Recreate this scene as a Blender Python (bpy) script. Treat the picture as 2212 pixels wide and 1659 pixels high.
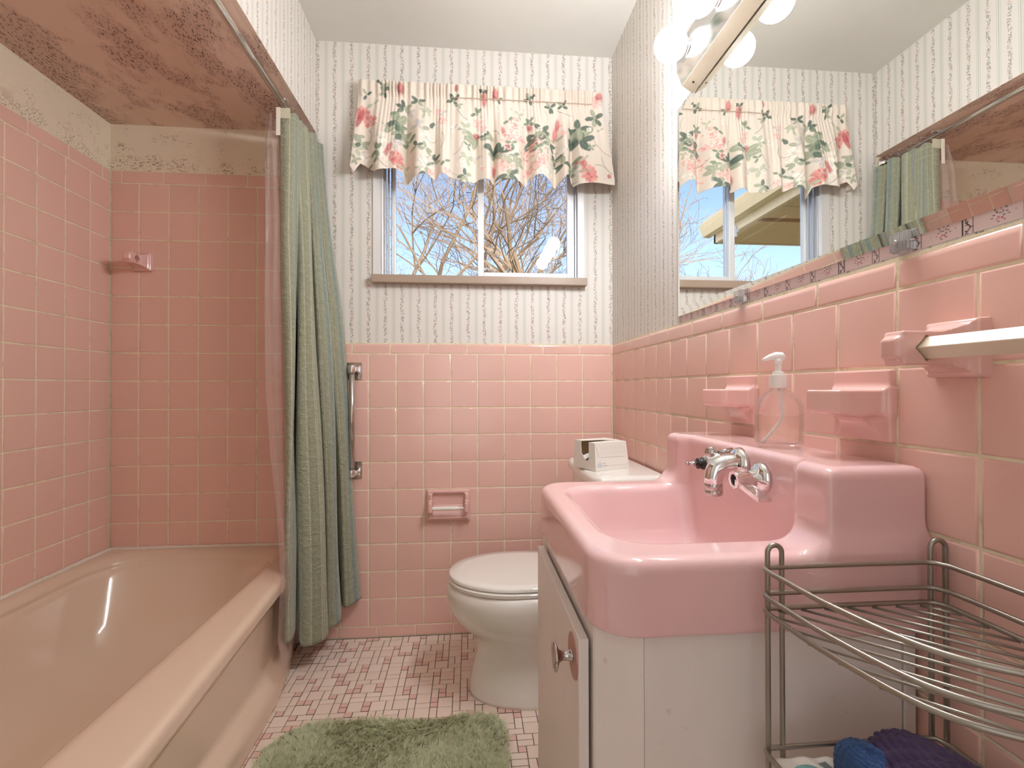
import bpy, bmesh, math, random
import numpy as np
from mathutils import Vector, Matrix

# ------------------------------------------------------------------ scene reset
for o in list(bpy.data.objects):
    bpy.data.objects.remove(o, do_unlink=True)
SC = bpy.context.scene
COL = SC.collection
random.seed(7)
RNG = np.random.default_rng(7)
PI = math.pi

# ------------------------------------------------------------------ room numbers (metres)
P = .1095                                   # wall tile pitch
BACK, RIGHT, LEFT, SOFF = 1.989, .5997, -1.3761, -.610
ZSOFF, ZCEIL, EYE = 2.0265, 2.3978, 1.003
ALC0 = .46                                  # near end of the tub alcove
FRONT = -.45                                # wall behind the camera

# ------------------------------------------------------------------ camera
YAW, PIT, ROL, FPX = .0884, .0072, -.0019, 1044.2473
fw = Vector((math.sin(YAW)*math.cos(PIT), math.cos(YAW)*math.cos(PIT), math.sin(PIT)))
up0 = Vector((-math.sin(YAW)*math.sin(PIT), -math.cos(YAW)*math.sin(PIT), math.cos(PIT)))
rt0 = Vector((math.cos(YAW), -math.sin(YAW), 0))
ex = rt0*math.cos(ROL) + up0*math.sin(ROL)
eu = up0*math.cos(ROL) - rt0*math.sin(ROL)
cam_d = bpy.data.cameras.new('camera')
cam_d.sensor_fit = 'HORIZONTAL'; cam_d.sensor_width = 36; cam_d.lens = 36*FPX/2212
cam_d.clip_start = .01; cam_d.clip_end = 300
cam = bpy.data.objects.new('camera', cam_d); COL.objects.link(cam)
cam.matrix_world = Matrix(((ex.x, eu.x, -fw.x, 0), (ex.y, eu.y, -fw.y, 0), (ex.z, eu.z, -fw.z, EYE), (0, 0, 0, 1)))
SC.camera = cam

# ------------------------------------------------------------------ exposure, world, sun, added fill light
SC.view_settings.view_transform = 'Standard'
SC.view_settings.look = 'None'
SC.view_settings.gamma = 1
SC.view_settings.use_curve_mapping = False
SC.view_settings.exposure = -0.02
SC.cycles.use_denoising = True
SC.cycles.max_bounces = 10
SC.cycles.diffuse_bounces = 5
SC.cycles.glossy_bounces = 5
SC.cycles.transmission_bounces = 8
SC.cycles.transparent_max_bounces = 12
SC.cycles.sample_clamp_indirect = 6
SC.cycles.blur_glossy = .5

world = bpy.data.worlds.new('sky'); SC.world = world
world.use_nodes = True
wn = world.node_tree; wn.nodes.clear()
w_out = wn.nodes.new('ShaderNodeOutputWorld'); w_bg = wn.nodes.new('ShaderNodeBackground')
w_sky = wn.nodes.new('ShaderNodeTexSky'); w_sky.sky_type = 'NISHITA'
w_sky.sun_disc = False; w_sky.sun_elevation = math.radians(38); w_sky.sun_rotation = math.radians(150)
w_sky.air_density = .7; w_sky.dust_density = 3.5; w_sky.ozone_density = 1.0
w_bg.inputs['Strength'].default_value = .44
wn.links.new(w_sky.outputs['Color'], w_bg.inputs['Color']); wn.links.new(w_bg.outputs[0], w_out.inputs['Surface'])

sun_d = bpy.data.lights.new('sun', 'SUN'); sun_d.energy = 4.0; sun_d.angle = math.radians(.6); sun_d.color = (1, .94, .84)
sun = bpy.data.objects.new('sun', sun_d); COL.objects.link(sun)
sun.location = (4, -6, 9); sun.rotation_euler = (math.radians(50), 0, math.radians(28))

fill_d = bpy.data.lights.new('added_fill_light', 'AREA'); fill_d.shape = 'RECTANGLE'; fill_d.size = .7; fill_d.size_y = 1.7
fill_d.energy = 4.2; fill_d.color = (.95, .97, 1)
fill_lamp = bpy.data.objects.new('added_fill_light', fill_d); COL.objects.link(fill_lamp)
fill_lamp.location = (-.1, FRONT-.25, 1.25); fill_lamp.rotation_euler = (math.radians(90), 0, 0)   # unseen fill added to brighten the room, along +y through the opening

BULB_STRENGTH = 165.0

# ------------------------------------------------------------------ colour and node helpers
def lin(r, g, b):
    f = lambda c: (c/255/12.92) if c/255 <= .04045 else ((c/255+.055)/1.055)**2.4
    return (f(r), f(g), f(b), 1)

NT = None
def nd(kind, **kw):
    n = NT.nodes.new(kind)
    for k, v in kw.items(): setattr(n, k, v)
    return n
def put(sock, v):
    if isinstance(v, bpy.types.NodeSocket): NT.links.new(v, sock)
    elif v is not None: sock.default_value = v
def M(op, a, b=None, c=None, clamp=False):
    n = nd('ShaderNodeMath', operation=op); n.use_clamp = clamp
    for i, v in enumerate((a, b, c)):
        if v is not None: put(n.inputs[i], v)
    return n.outputs[0]
def MIX(fac, a, b, mode='MIX'):
    n = nd('ShaderNodeMix', data_type='RGBA', blend_type=mode)
    put(n.inputs['Factor'], fac); put(n.inputs[6], a); put(n.inputs[7], b)
    return n.outputs[2]
def RAMP(fac, stops):
    n = nd('ShaderNodeValToRGB')
    el = n.color_ramp.elements
    while len(el) < len(stops): el.new(.5)
    for e, (p, c) in zip(el, stops):
        e.position = p; e.color = c if len(c) == 4 else (*c, 1)
    put(n.inputs[0], fac)
    return n.outputs[0]
def STEP(x, lo, hi):
    n = nd('ShaderNodeMapRange'); n.interpolation_type = 'SMOOTHSTEP'
    put(n.inputs[0], x); put(n.inputs[1], lo); put(n.inputs[2], hi); n.inputs[3].default_value = 0; n.inputs[4].default_value = 1
    return n.outputs[0]
def OBJ():
    return nd('ShaderNodeTexCoord').outputs['Object']
def POS():
    return nd('ShaderNodeNewGeometry').outputs['Position']
def SEP(v):
    n = nd('ShaderNodeSeparateXYZ'); put(n.inputs[0], v); return n.outputs
def COMB(x, y, z):
    n = nd('ShaderNodeCombineXYZ'); put(n.inputs[0], x); put(n.inputs[1], y); put(n.inputs[2], z); return n.outputs[0]
def NOISE(vec, scale, detail=2, rough=.5, out='Fac'):
    n = nd('ShaderNodeTexNoise'); put(n.inputs['Vector'], vec)
    n.inputs['Scale'].default_value = scale; n.inputs['Detail'].default_value = detail; n.inputs['Roughness'].default_value = rough
    return n.outputs[out]
def BUMP(h, strength=.2, dist=.001):
    n = nd('ShaderNodeBump'); n.inputs['Strength'].default_value = strength; n.inputs['Distance'].default_value = dist
    put(n.inputs['Height'], h); return n.outputs[0]

def begin(name):
    global NT
    m = bpy.data.materials.new(name); m.use_nodes = True
    NT = m.node_tree; NT.nodes.clear()
    out = nd('ShaderNodeOutputMaterial'); b = nd('ShaderNodeBsdfPrincipled')
    NT.links.new(b.outputs[0], out.inputs[0])
    return m, b, out
def simple(name, color, rough=.5, metal=0, spec=.5, coat=0, bump=None, trans=0, ior=1.5, sheen=0, vary=0):
    m, b, out = begin(name)
    col = color if len(color) == 4 else (*color, 1)
    if vary:
        n = NOISE(POS(), 9, 3)
        c2 = tuple(c*(1-vary) for c in col[:3]) + (1,)
        put(b.inputs['Base Color'], MIX(n, col, c2))
    else:
        b.inputs['Base Color'].default_value = col
    b.inputs['Roughness'].default_value = rough; b.inputs['Metallic'].default_value = metal
    b.inputs['Specular IOR Level'].default_value = spec; b.inputs['Coat Weight'].default_value = coat
    b.inputs['Coat Roughness'].default_value = .03
    b.inputs['Transmission Weight'].default_value = trans; b.inputs['IOR'].default_value = ior
    b.inputs['Sheen Weight'].default_value = sheen
    if bump:
        put(b.inputs['Normal'], BUMP(NOISE(POS(), bump[0], 3), bump[1], bump[2]))
    return m

# ------------------------------------------------------------------ mesh helpers
OFF = {}                                     # world offset of every root, so that parts can be written in world numbers
def link(o, parent=None):
    COL.objects.link(o)
    if parent is not None: o.parent = parent
    return o
def thing(name, label, cat, loc=(0, 0, 0), group=None):
    o = bpy.data.objects.new(name, None); COL.objects.link(o)
    o.empty_display_size = .05
    o.location = loc; OFF[o.name] = Vector(loc)
    o['label'] = label; o['category'] = cat
    if group: o['group'] = group
    return o
def tag(o, label, cat, group=None):
    o['label'] = label; o['category'] = cat
    if group: o['group'] = group
    return o

class MB:
    def __init__(s): s.v = []; s.f = []; s.mi = []; s.n = 0; s.cur = 0
    def add(s, v, f):
        v = [tuple(p) for p in v]
        s.v += v; s.f += [tuple(i+s.n for i in q) for q in f]; s.mi += [s.cur]*len(f); s.n += len(v)
    def box(s, a, b, M4=None):
        x0, y0, z0 = a; x1, y1, z1 = b
        v = [(x, y, z) for z in (z0, z1) for y in (y0, y1) for x in (x0, x1)]
        if M4 is not None: v = [M4 @ Vector(p) for p in v]
        s.add(v, [(0, 2, 3, 1), (4, 5, 7, 6), (0, 1, 5, 4), (2, 6, 7, 3), (0, 4, 6, 2), (1, 3, 7, 5)])
    def bbox(s, a, b, r=.003, M4=None):       # box with every edge chamfered
        x0, y0, z0 = a; x1, y1, z1 = b
        bm = bmesh.new()
        bmesh.ops.create_cube(bm, size=1)
        for v in bm.verts:
            v.co = Vector(((x0+x1)/2+v.co.x*(x1-x0), (y0+y1)/2+v.co.y*(y1-y0), (z0+z1)/2+v.co.z*(z1-z0)))
        bmesh.ops.bevel(bm, geom=list(bm.edges), offset=r, segments=2, profile=.5, affect='EDGES')
        s.bm(bm, M4)
    def bm(s, bm, M4=None):
        bm.verts.index_update()
        s.add([(M4 @ v.co if M4 is not None else v.co) for v in bm.verts], [[v.index for v in f.verts] for f in bm.faces])
        bm.free()
    def prism(s, poly, z0, z1, M4=None):
        n = len(poly)
        v = [(x, y, z0) for x, y in poly] + [(x, y, z1) for x, y in poly]
        if M4 is not None: v = [M4 @ Vector(p) for p in v]
        s.add(v, [tuple(range(n))[::-1], tuple(range(n, 2*n))] + [(i, (i+1) % n, n+(i+1) % n, n+i) for i in range(n)])
    def rings(s, rings, cap0=True, cap1=True, closed=True):
        n = len(rings[0]); v = [p for r in rings for p in r]; f = []
        for k in range(len(rings)-1):
            for i in range(n if closed else n-1):
                j = (i+1) % n
                f.append((k*n+i, k*n+j, (k+1)*n+j, (k+1)*n+i))
        if cap0: f.append(tuple(range(n))[::-1])
        if cap1: f.append(tuple((len(rings)-1)*n+i for i in range(n)))
        s.add(v, f)
    def lathe(s, prof, seg=24, M4=None, cap0=True, cap1=True, sx=1, sy=1):
        R = []
        for r, z in prof:
            ring = [Vector((r*sx*math.cos(2*PI*i/seg), r*sy*math.sin(2*PI*i/seg), z)) for i in range(seg)]
            R.append([(M4 @ p if M4 is not None else p) for p in ring])
        s.rings(R, cap0, cap1)
    def tube(s, pts, r, seg=8, closed=False, caps=True):
        pts = [Vector(p) for p in pts]; n = len(pts); R = []
        rs = r if isinstance(r, (list, tuple)) else [r]*n
        prev = None
        for i, p in enumerate(pts):
            if closed: t = pts[(i+1) % n]-pts[i-1]
            else: t = pts[min(i+1, n-1)]-pts[max(i-1, 0)]
            t.normalize()
            if prev is None:
                a = Vector((0, 0, 1)) if abs(t.z) < .9 else Vector((1, 0, 0))
                prev = t.cross(a).normalized()
            u = (prev - t*prev.dot(t)).normalized(); prev = u
            w = t.cross(u)
            R.append([p+(u*math.cos(2*PI*k/seg)+w*math.sin(2*PI*k/seg))*rs[i] for k in range(seg)])
        if closed:
            R.append(R[0]); s.rings(R, False, False)
        else: s.rings(R, caps, caps)
    def grid(s, arr):
        a = np.asarray(arr); nu, nv = a.shape[:2]
        f = [(i*nv+j, (i+1)*nv+j, (i+1)*nv+j+1, i*nv+j+1) for i in range(nu-1) for j in range(nv-1)]
        s.add(a.reshape(-1, 3), f)
    def mesh(s, name, smooth=False, off=None):
        me = bpy.data.meshes.new(name)
        v = np.array([tuple(p) for p in s.v], dtype=np.float64)
        if off is not None: v = v - np.array(off)
        me.from_pydata(v.tolist(), [], s.f)
        me.polygons.foreach_set('material_index', s.mi)
        if smooth: me.polygons.foreach_set('use_smooth', [True]*len(me.polygons))
        me.update()
        return me
    def build(s, name, mat, parent=None, smooth=False, angle=None):
        off = OFF.get(parent.name) if parent is not None else None
        me = s.mesh(name, smooth, off)
        for m in (mat if isinstance(mat, (list, tuple)) else [mat]): me.materials.append(m)
        o = bpy.data.objects.new(name, me); link(o, parent)
        if off is not None: OFF[o.name] = off
        if angle:
            me.polygons.foreach_set('use_smooth', [True]*len(me.polygons))
            sharp_by_angle(me, math.radians(angle))
        return o
def sharp_by_angle(me, ang):
    bm = bmesh.new(); bm.from_mesh(me)
    for e in bm.edges:
        e.smooth = not (len(e.link_faces) == 2 and e.calc_face_angle(0) > ang)
    bm.to_mesh(me); bm.free()
def mesh_obj(name, V, F, mat, parent=None, normals=None, smooth=True):
    off = OFF.get(parent.name) if parent is not None else None
    V = np.asarray(V, dtype=np.float64)
    if off is not None: V = V-np.array(off)
    F = np.asarray(F, dtype=np.int32)
    me = bpy.data.meshes.new(name)
    me.vertices.add(len(V)); me.vertices.foreach_set('co', V.astype(np.float32).ravel())
    k = F.shape[1]
    me.loops.add(F.size); me.loops.foreach_set('vertex_index', F.ravel())
    me.polygons.add(len(F)); me.polygons.foreach_set('loop_start', np.arange(0, F.size, k, dtype=np.int32))
    me.polygons.foreach_set('loop_total', np.full(len(F), k, dtype=np.int32))
    me.update(calc_edges=True); me.validate()
    if smooth: me.polygons.foreach_set('use_smooth', np.ones(len(me.polygons), dtype=bool))
    if normals is not None and len(me.vertices) == len(normals):
        me.normals_split_custom_set_from_vertices(np.asarray(normals, dtype=np.float32).tolist())
    for m in (mat if isinstance(mat, (list, tuple)) else [mat]): me.materials.append(m)
    o = bpy.data.objects.new(name, me); link(o, parent)
    if off is not None: OFF[o.name] = off
    return o
def structure(o): o['kind'] = 'structure'; return o

# ---- rounded ceramic shapes: signed distance field -> surface net
def smin(a, b, k):
    h = np.maximum(k-np.abs(a-b), 0)/k
    return np.minimum(a, b)-h*h*k*.25
def smax(a, b, k): return -smin(-a, -b, k)
def rect2(x, y, cx, cy, hx, hy, r):
    qx = np.abs(x-cx)-hx+r; qy = np.abs(y-cy)-hy+r
    return np.minimum(np.maximum(qx, qy), 0)+np.hypot(np.maximum(qx, 0), np.maximum(qy, 0))-r
def rbox(x, y, z, c, h, r):
    qx = np.abs(x-c[0])-h[0]+r; qy = np.abs(y-c[1])-h[1]+r; qz = np.abs(z-c[2])-h[2]+r
    return np.minimum(np.maximum(np.maximum(qx, qy), qz), 0)+np.sqrt(np.maximum(qx, 0)**2+np.maximum(qy, 0)**2+np.maximum(qz, 0)**2)-r
def surfnet(f, lo, hi, h):
    lo = np.array(lo, float); n = np.ceil((np.array(hi)-lo)/h).astype(int)+1
    ax = [lo[i]+h*np.arange(n[i]) for i in range(3)]
    X, Y, Z = np.meshgrid(*ax, indexing='ij')
    D = f(X, Y, Z); S = D < 0
    acc = np.zeros((*(n-1), 3)); cnt = np.zeros(n-1)
    cor = [(i, j, k) for i in (0, 1) for j in (0, 1) for k in (0, 1)]
    sl = lambda c: tuple(slice(c[i], n[i]-1+c[i]) for i in range(3))
    for a in cor:
        for d in range(3):
            if a[d]: continue
            b = list(a); b[d] = 1
            da, db = D[sl(a)], D[sl(b)]
            m = (da < 0) != (db < 0)
            t = np.where(m, da/np.where(m, da-db, 1), 0)
            for i in range(3):
                acc[..., i] += np.where(m, a[i]+(t if i == d else 0), 0)
            cnt += m
    act = cnt > 0
    idx = -np.ones(n-1, int); idx[act] = np.arange(act.sum())
    cell = np.argwhere(act)
    V = lo+h*(cell+acc[act]/cnt[act][:, None])
    F = []
    for d in range(3):
        e1, e2 = (d+1) % 3, (d+2) % 3
        A = [slice(None)]*3; B = [slice(None)]*3
        A[d] = slice(0, -1); B[d] = slice(1, None)
        m = S[tuple(A)] != S[tuple(B)]
        q = np.argwhere(m)
        ok = (q[:, e1] > 0) & (q[:, e2] > 0) & (q[:, e1] < n[e1]-1) & (q[:, e2] < n[e2]-1)
        q = q[ok]
        inside = S[tuple(A)][tuple(q.T)]
        def at(o1, o2):
            c = q.copy(); c[:, e1] += o1; c[:, e2] += o2
            return idx[tuple(c.T)]
        quad = np.stack([at(-1, -1), at(0, -1), at(0, 0), at(-1, 0)], 1)
        quad[~inside] = quad[~inside][:, ::-1]
        F.append(quad)
    F = np.concatenate(F)
    F = F[(F >= 0).all(1)]
    e = h*.35
    def grad(V):
        return np.stack([f(V[:, 0]+e*(i == 0), V[:, 1]+e*(i == 1), V[:, 2]+e*(i == 2)) -
                         f(V[:, 0]-e*(i == 0), V[:, 1]-e*(i == 1), V[:, 2]-e*(i == 2)) for i in range(3)], 1)/(2*e)
    for _ in range(2):
        G = grad(V); d = f(V[:, 0], V[:, 1], V[:, 2])
        V = V-np.clip(d/np.maximum((G**2).sum(1), .1), -h*.6, h*.6)[:, None]*G
    G = grad(V); G /= np.maximum(np.linalg.norm(G, axis=1), 1e-6)[:, None]
    return V, F, G
def sdf_obj(name, f, lo, hi, h, mat, parent=None, M4=None):
    V, F, N = surfnet(f, lo, hi, h)
    if M4 is not None:
        R = np.array(M4.to_3x3()); V = V@R.T+np.array(M4.translation); N = N@R.T
        if np.linalg.det(R) < 0: F = F[:, ::-1]
    return mesh_obj(name, V, F, mat, parent, normals=N)

def catmull(pts, per):
    p = np.array(pts, float); p = np.vstack([2*p[0]-p[1], p, 2*p[-1]-p[-2]])
    out = []
    for i in range(1, len(p)-2):
        for t in np.linspace(0, 1, per, endpoint=False):
            a, b, c, d = p[i-1:i+3]
            out.append(.5*((2*b)+(-a+c)*t+(2*a-5*b+4*c-d)*t*t+(-a+3*b-3*c+d)*t**3))
    out.append(p[-2]); return np.array(out)
def text_mesh(txt, size, depth=.0002, bold=False):
    cu = bpy.data.curves.new('lettering', 'FONT'); cu.body = txt; cu.size = size; cu.extrude = depth
    o = bpy.data.objects.new('lettering', cu); COL.objects.link(o)
    bpy.context.view_layer.update()
    me = bpy.data.meshes.new_from_object(o.evaluated_get(bpy.context.evaluated_depsgraph_get()))
    bpy.data.objects.remove(o, do_unlink=True)
    return me

# ------------------------------------------------------------------ materials
PINK = lin(228, 185, 172)
def tile_mat(name, col, rough=.12):
    m, b, out = begin(name)
    rnd = nd('ShaderNodeObjectInfo').outputs['Random']
    c2 = tuple(min(1, c*1.02) for c in col[:3])+(1,); c1 = tuple(c*.98 for c in col[:3])+(1,)
    base = MIX(rnd, c1, c2)
    put(b.inputs['Base Color'], base)
    b.inputs['Roughness'].default_value = rough; b.inputs['Specular IOR Level'].default_value = .5
    put(b.inputs['Normal'], BUMP(NOISE(POS(), 26, 2), .05, .003))
    return m
M_TILE = tile_mat('pink_glazed_tile', PINK)
M_TILE_TUB = tile_mat('pink_glazed_tile_alcove', lin(229, 186, 171), .2)
M_CERAMIC = simple('pink_ceramic', lin(228, 182, 173), .08, coat=.3)
M_SINK = simple('pink_porcelain', lin(228, 188, 186), .06, coat=.5)
M_TUB = simple('pink_tan_enamel', lin(224, 199, 176), .13, coat=.2)
M_WHITE = simple('white_porcelain', lin(236, 232, 224), .07, coat=.4)
M_CHROME = simple('chrome', (.82, .82, .82, 1), .07, metal=1)
M_CHROME_OLD = simple('aged_chrome', (.55, .52, .5, 1), .16, metal=1)
M_DARK = simple('dark_rubber', lin(40, 36, 34), .5)
M_STEEL = simple('brushed_grey_wire', lin(158, 151, 140), .32, metal=.8)
M_CAULK = simple('aged_white_caulk', lin(236, 224, 208), .5, bump=(160, .6, .002), vary=.15)
M_PLASTIC = simple('white_plastic', lin(240, 236, 226), .3)
M_IVORY = simple('cream_metal', lin(226, 214, 190), .28, bump=(60, .1, .001))
M_KNOBPLATE = simple('copper_pink_plate', lin(186, 140, 122), .3, metal=.6)

def grout_mat():
    m, b, out = begin('old_grout')
    n = NOISE(POS(), 34, 4, .65)
    put(b.inputs['Base Color'], RAMP(n, [(.22, lin(196, 178, 142)), (.45, lin(230, 218, 186)), (.75, lin(238, 228, 200))]))
    b.inputs['Roughness'].default_value = .85
    put(b.inputs['Normal'], BUMP(NOISE(POS(), 400, 2), .6, .001))
    return m
M_GROUT = grout_mat()
M_GROUT_FLOOR = simple('dark_floor_grout', lin(104, 88, 78), .9, bump=(300, .5, .001))

def wallpaper(name, axis, phase):
    """cream paper: vine stripes every 67 mm, dotted ribbon between them"""
    m, b, out = begin(name)
    X = SEP(OBJ()); u = X[axis]; z = X[2]
    per = .0667
    f = M('FRACT', M('DIVIDE', M('SUBTRACT', u, phase), per))
    dv = M('MULTIPLY', M('SUBTRACT', f, .5), per)                 # metres from vine centre
    wob = M('MULTIPLY', M('SINE', M('MULTIPLY', z, 2*PI/.085)), .0018)
    dvine = M('ABSOLUTE', M('SUBTRACT', dv, wob))
    vec = COMB(M('MULTIPLY', u, 1.0), 0, M('MULTIPLY', z, .8))
    vo = nd('ShaderNodeTexVoronoi', feature='F1'); put(vo.inputs['Vector'], vec); vo.inputs['Scale'].default_value = 270
    leaf = M('SUBTRACT', 1, STEP(vo.outputs['Distance'], .38, .56))
    dens = STEP(NOISE(vec, 75, 1), .27, .38)
    inv = M('SUBTRACT', 1, STEP(dvine, .0052, .0075))
    vine = M('MULTIPLY', M('MULTIPLY', leaf, inv), dens)
    stem = M('MULTIPLY', M('SUBTRACT', 1, STEP(M('ABSOLUTE', M('SUBTRACT', dv, M('MULTIPLY', wob, 1.5))), .0004, .0012)), .18)
    red = M('GREATER_THAN', SEP(vo.outputs['Color'])[0], .78)
    vcol = MIX(red, lin(116, 126, 112), lin(196, 142, 132))
    d0 = M('MULTIPLY', M('MINIMUM', f, M('SUBTRACT', 1, f)), per)  # metres from ribbon centre
    dots = M('MULTIPLY', M('SUBTRACT', 1, STEP(d0, .0008, .0016)), M('LESS_THAN', M('FRACT', M('DIVIDE', z, .0054)), .52))
    line = M('MULTIPLY', M('SUBTRACT', 1, STEP(M('ABSOLUTE', M('SUBTRACT', d0, .0066)), .0003, .0011)), .4)
    band = M('MULTIPLY', M('SUBTRACT', 1, STEP(d0, .006, .007)), .18)
    base = MIX(NOISE(OBJ(), 420, 2), lin(230, 224, 217), lin(221, 213, 204))
    base = MIX(band, base, lin(190, 200, 184))
    base = MIX(line, base, lin(150, 165, 150))
    base = MIX(M('MULTIPLY', dots, .75), base, lin(112, 128, 116))
    base = MIX(stem, base, lin(120, 130, 112))
    base = MIX(M('MULTIPLY', vine, .85), base, vcol)
    put(b.inputs['Base Color'], base)
    b.inputs['Roughness'].default_value = .48
    put(b.inputs['Normal'], BUMP(NOISE(OBJ(), 700, 2), .08, .0004))
    return m
M_PAPER_X = wallpaper('striped_wallpaper_back', 0, .0957)
M_PAPER_Y = wallpaper('striped_wallpaper_side', 1, .02)

def ceiling_mat():
    m, b, out = begin('old_white_ceiling_paint')
    n = NOISE(OBJ(), 2.2, 4)
    put(b.inputs['Base Color'], MIX(n, lin(220, 217, 209), lin(206, 203, 194)))
    b.inputs['Roughness'].default_value = .6
    put(b.inputs['Normal'], BUMP(NOISE(OBJ(), 120, 3), .25, .0015))
    return m
M_CEIL = ceiling_mat()
def mould_mat():
    """tub ceiling: pinkish tan paint, clusters of dark specks dragged along the tub"""
    m, b, out = begin('mouldy_pink_tan_paint')
    X = SEP(OBJ())
    v = COMB(X[0], M('MULTIPLY', X[1], .42), X[2])
    rotv = COMB(M('ADD', X[0], M('MULTIPLY', X[1], .12)), M('MULTIPLY', X[1], .3), X[2])
    vo = nd('ShaderNodeTexVoronoi', feature='F1'); put(vo.inputs['Vector'], rotv); vo.inputs['Scale'].default_value = 230
    vo.inputs['Randomness'].default_value = 1
    spot = M('SUBTRACT', 1, STEP(vo.outputs['Distance'], .22, .46))
    pick = M('GREATER_THAN', SEP(vo.outputs['Color'])[1], .22)
    big = NOISE(COMB(X[0], M('MULTIPLY', X[1], .6), X[2]), 7.5, 5, .62)
    edge = M('MULTIPLY', STEP(X[0], -1.2, LEFT), .16)
    clus = STEP(M('ADD', big, edge), .46, .60)
    fine = M('MULTIPLY', STEP(NOISE(COMB(X[0], M('MULTIPLY', X[1], .25), 0), 120, 3, .7), .56, .66), STEP(M('ADD', big, edge), .44, .6))
    k = M('MAXIMUM', M('MULTIPLY', M('MULTIPLY', spot, pick), clus), M('MULTIPLY', fine, .55))
    base = MIX(NOISE(OBJ(), 5, 3), lin(234, 210, 192), lin(222, 194, 174))
    base = MIX(M('MULTIPLY', clus, .42), base, lin(176, 138, 124))
    base = MIX(M('MULTIPLY', k, .95), base, lin(72, 46, 48))
    put(b.inputs['Base Color'], base)
    b.inputs['Roughness'].default_value = .55
    put(b.inputs['Normal'], BUMP(NOISE(OBJ(), 90, 3), .25, .002))
    return m
M_MOULD = mould_mat()
def plaster_mat():
    m, b, out = begin('stained_cream_plaster')
    X = SEP(OBJ())
    low = M('SUBTRACT', 1, STEP(X[2], 1.85, 1.95))
    corner = M('SUBTRACT', 1, STEP(M('ADD', M('SUBTRACT', X[0], LEFT), M('SUBTRACT', BACK, X[1])), .02, .5))
    big = NOISE(OBJ(), 13, 4, .65)
    spec = STEP(NOISE(COMB(X[0], X[1], M('MULTIPLY', X[2], 2)), 110, 3, .7), .52, .62)
    k = M('MULTIPLY', spec, STEP(M('ADD', big, M('ADD', M('MULTIPLY', low, .16), M('MULTIPLY', corner, .07))), .56, .72))
    peel = STEP(NOISE(COMB(M('MULTIPLY', X[0], .5), M('MULTIPLY', X[1], .5), X[2]), 16, 3), .62, .68)
    base = MIX(NOISE(OBJ(), 6, 3), lin(238, 227, 206), lin(228, 213, 188))
    base = MIX(M('MULTIPLY', M('MULTIPLY', peel, low), .5), base, lin(190, 150, 130))
    base = MIX(M('MULTIPLY', k, .8), base, lin(104, 78, 68))
    put(b.inputs['Base Color'], base); b.inputs['Roughness'].default_value = .5
    put(b.inputs['Normal'], BUMP(NOISE(OBJ(), 60, 3), .3, .002))
    return m
M_PLASTER = plaster_mat()
def mosaic_mat(name, a, bcol):
    m, b, out = begin(name)
    rnd = nd('ShaderNodeObjectInfo').outputs['Random']
    put(b.inputs['Base Color'], MIX(MIX(.35, rnd, NOISE(POS(), 30, 2)), a, bcol))
    b.inputs['Roughness'].default_value = .38
    return m
M_MOS_PALE = mosaic_mat('pale_pink_mosaic', lin(240, 222, 208), lin(230, 206, 190))
M_MOS_DEEP = mosaic_mat('deeper_pink_mosaic', lin(231, 192, 179), lin(221, 177, 164))
def cab_mat():
    m, b, out = begin('cream_painted_wood')
    X = SEP(OBJ())
    g = NOISE(COMB(M('MULTIPLY', X[0], 3), M('MULTIPLY', X[1], 3), X[2]), 9, 4)
    base = MIX(g, lin(236, 229, 223), lin(226, 217, 209))
    dirt = STEP(NOISE(OBJ(), 36, 4, .7), .64, .72)
    base = MIX(M('MULTIPLY', dirt, .35), base, lin(180, 160, 140))
    put(b.inputs['Base Color'], base); b.inputs['Roughness'].default_value = .42
    put(b.inputs['Normal'], BUMP(NOISE(OBJ(), 220, 3), .12, .0008))
    return m
M_CAB = cab_mat()
def vcol_mat(name, rough=.85, bump=None, sheen=0):
    m, b, out = begin(name)
    a = nd('ShaderNodeVertexColor'); a.layer_name = 'print'
    put(b.inputs['Base Color'], a.outputs[0]); b.inputs['Roughness'].default_value = rough
    b.inputs['Sheen Weight'].default_value = sheen
    if bump: put(b.inputs['Normal'], BUMP(NOISE(POS(), bump[0], 2), bump[1], bump[2]))
    return m
M_FLORAL = vcol_mat('floral_cotton', .8, (900, .15, .0005))
M_BORDER = vcol_mat('printed_wallpaper_border', .5)

def curtain_mat():
    m, b, out = begin('green_striped_jacquard')
    uvn = nd('ShaderNodeUVMap'); S = SEP(uvn.outputs[0]); u, v = S[0], S[1]
    f = M('FRACT', M('MULTIPLY', u, 5.0))
    c = RAMP(f, [(0, lin(146, 146, 119)), (.10, lin(139, 140, 114)), (.12, lin(180, 177, 156)), (.15, lin(137, 138, 114)), (.17, lin(171, 170, 147)), (.20, lin(141, 140, 115)),
                 (.36, lin(148, 148, 125)), (.39, lin(123, 137, 128)), (.50, lin(119, 135, 130)), (.53, lin(173, 172, 150)), (.56, lin(132, 131, 104)),
                 (.60, lin(175, 172, 149)), (.63, lin(135, 135, 108)), (.66, lin(170, 168, 145)), (.70, lin(139, 140, 115)), (.88, lin(152, 151, 126)), (.9, lin(180, 179, 158)), (.93, lin(139, 138, 112)), (1, lin(146, 146, 119))])
    wr = NOISE(COMB(M('MULTIPLY', u, 30), M('MULTIPLY', v, 62), 0), 1.0, 4, .7)
    c = MIX(M('MULTIPLY', STEP(wr, .45, .75), .22), c, lin(205, 205, 175))
    put(b.inputs['Base Color'], c)
    b.inputs['Roughness'].default_value = .62; b.inputs['Sheen Weight'].default_value = .3
    put(b.inputs['Normal'], BUMP(wr, .9, .012))
    return m
M_CURTAIN = curtain_mat()
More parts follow.
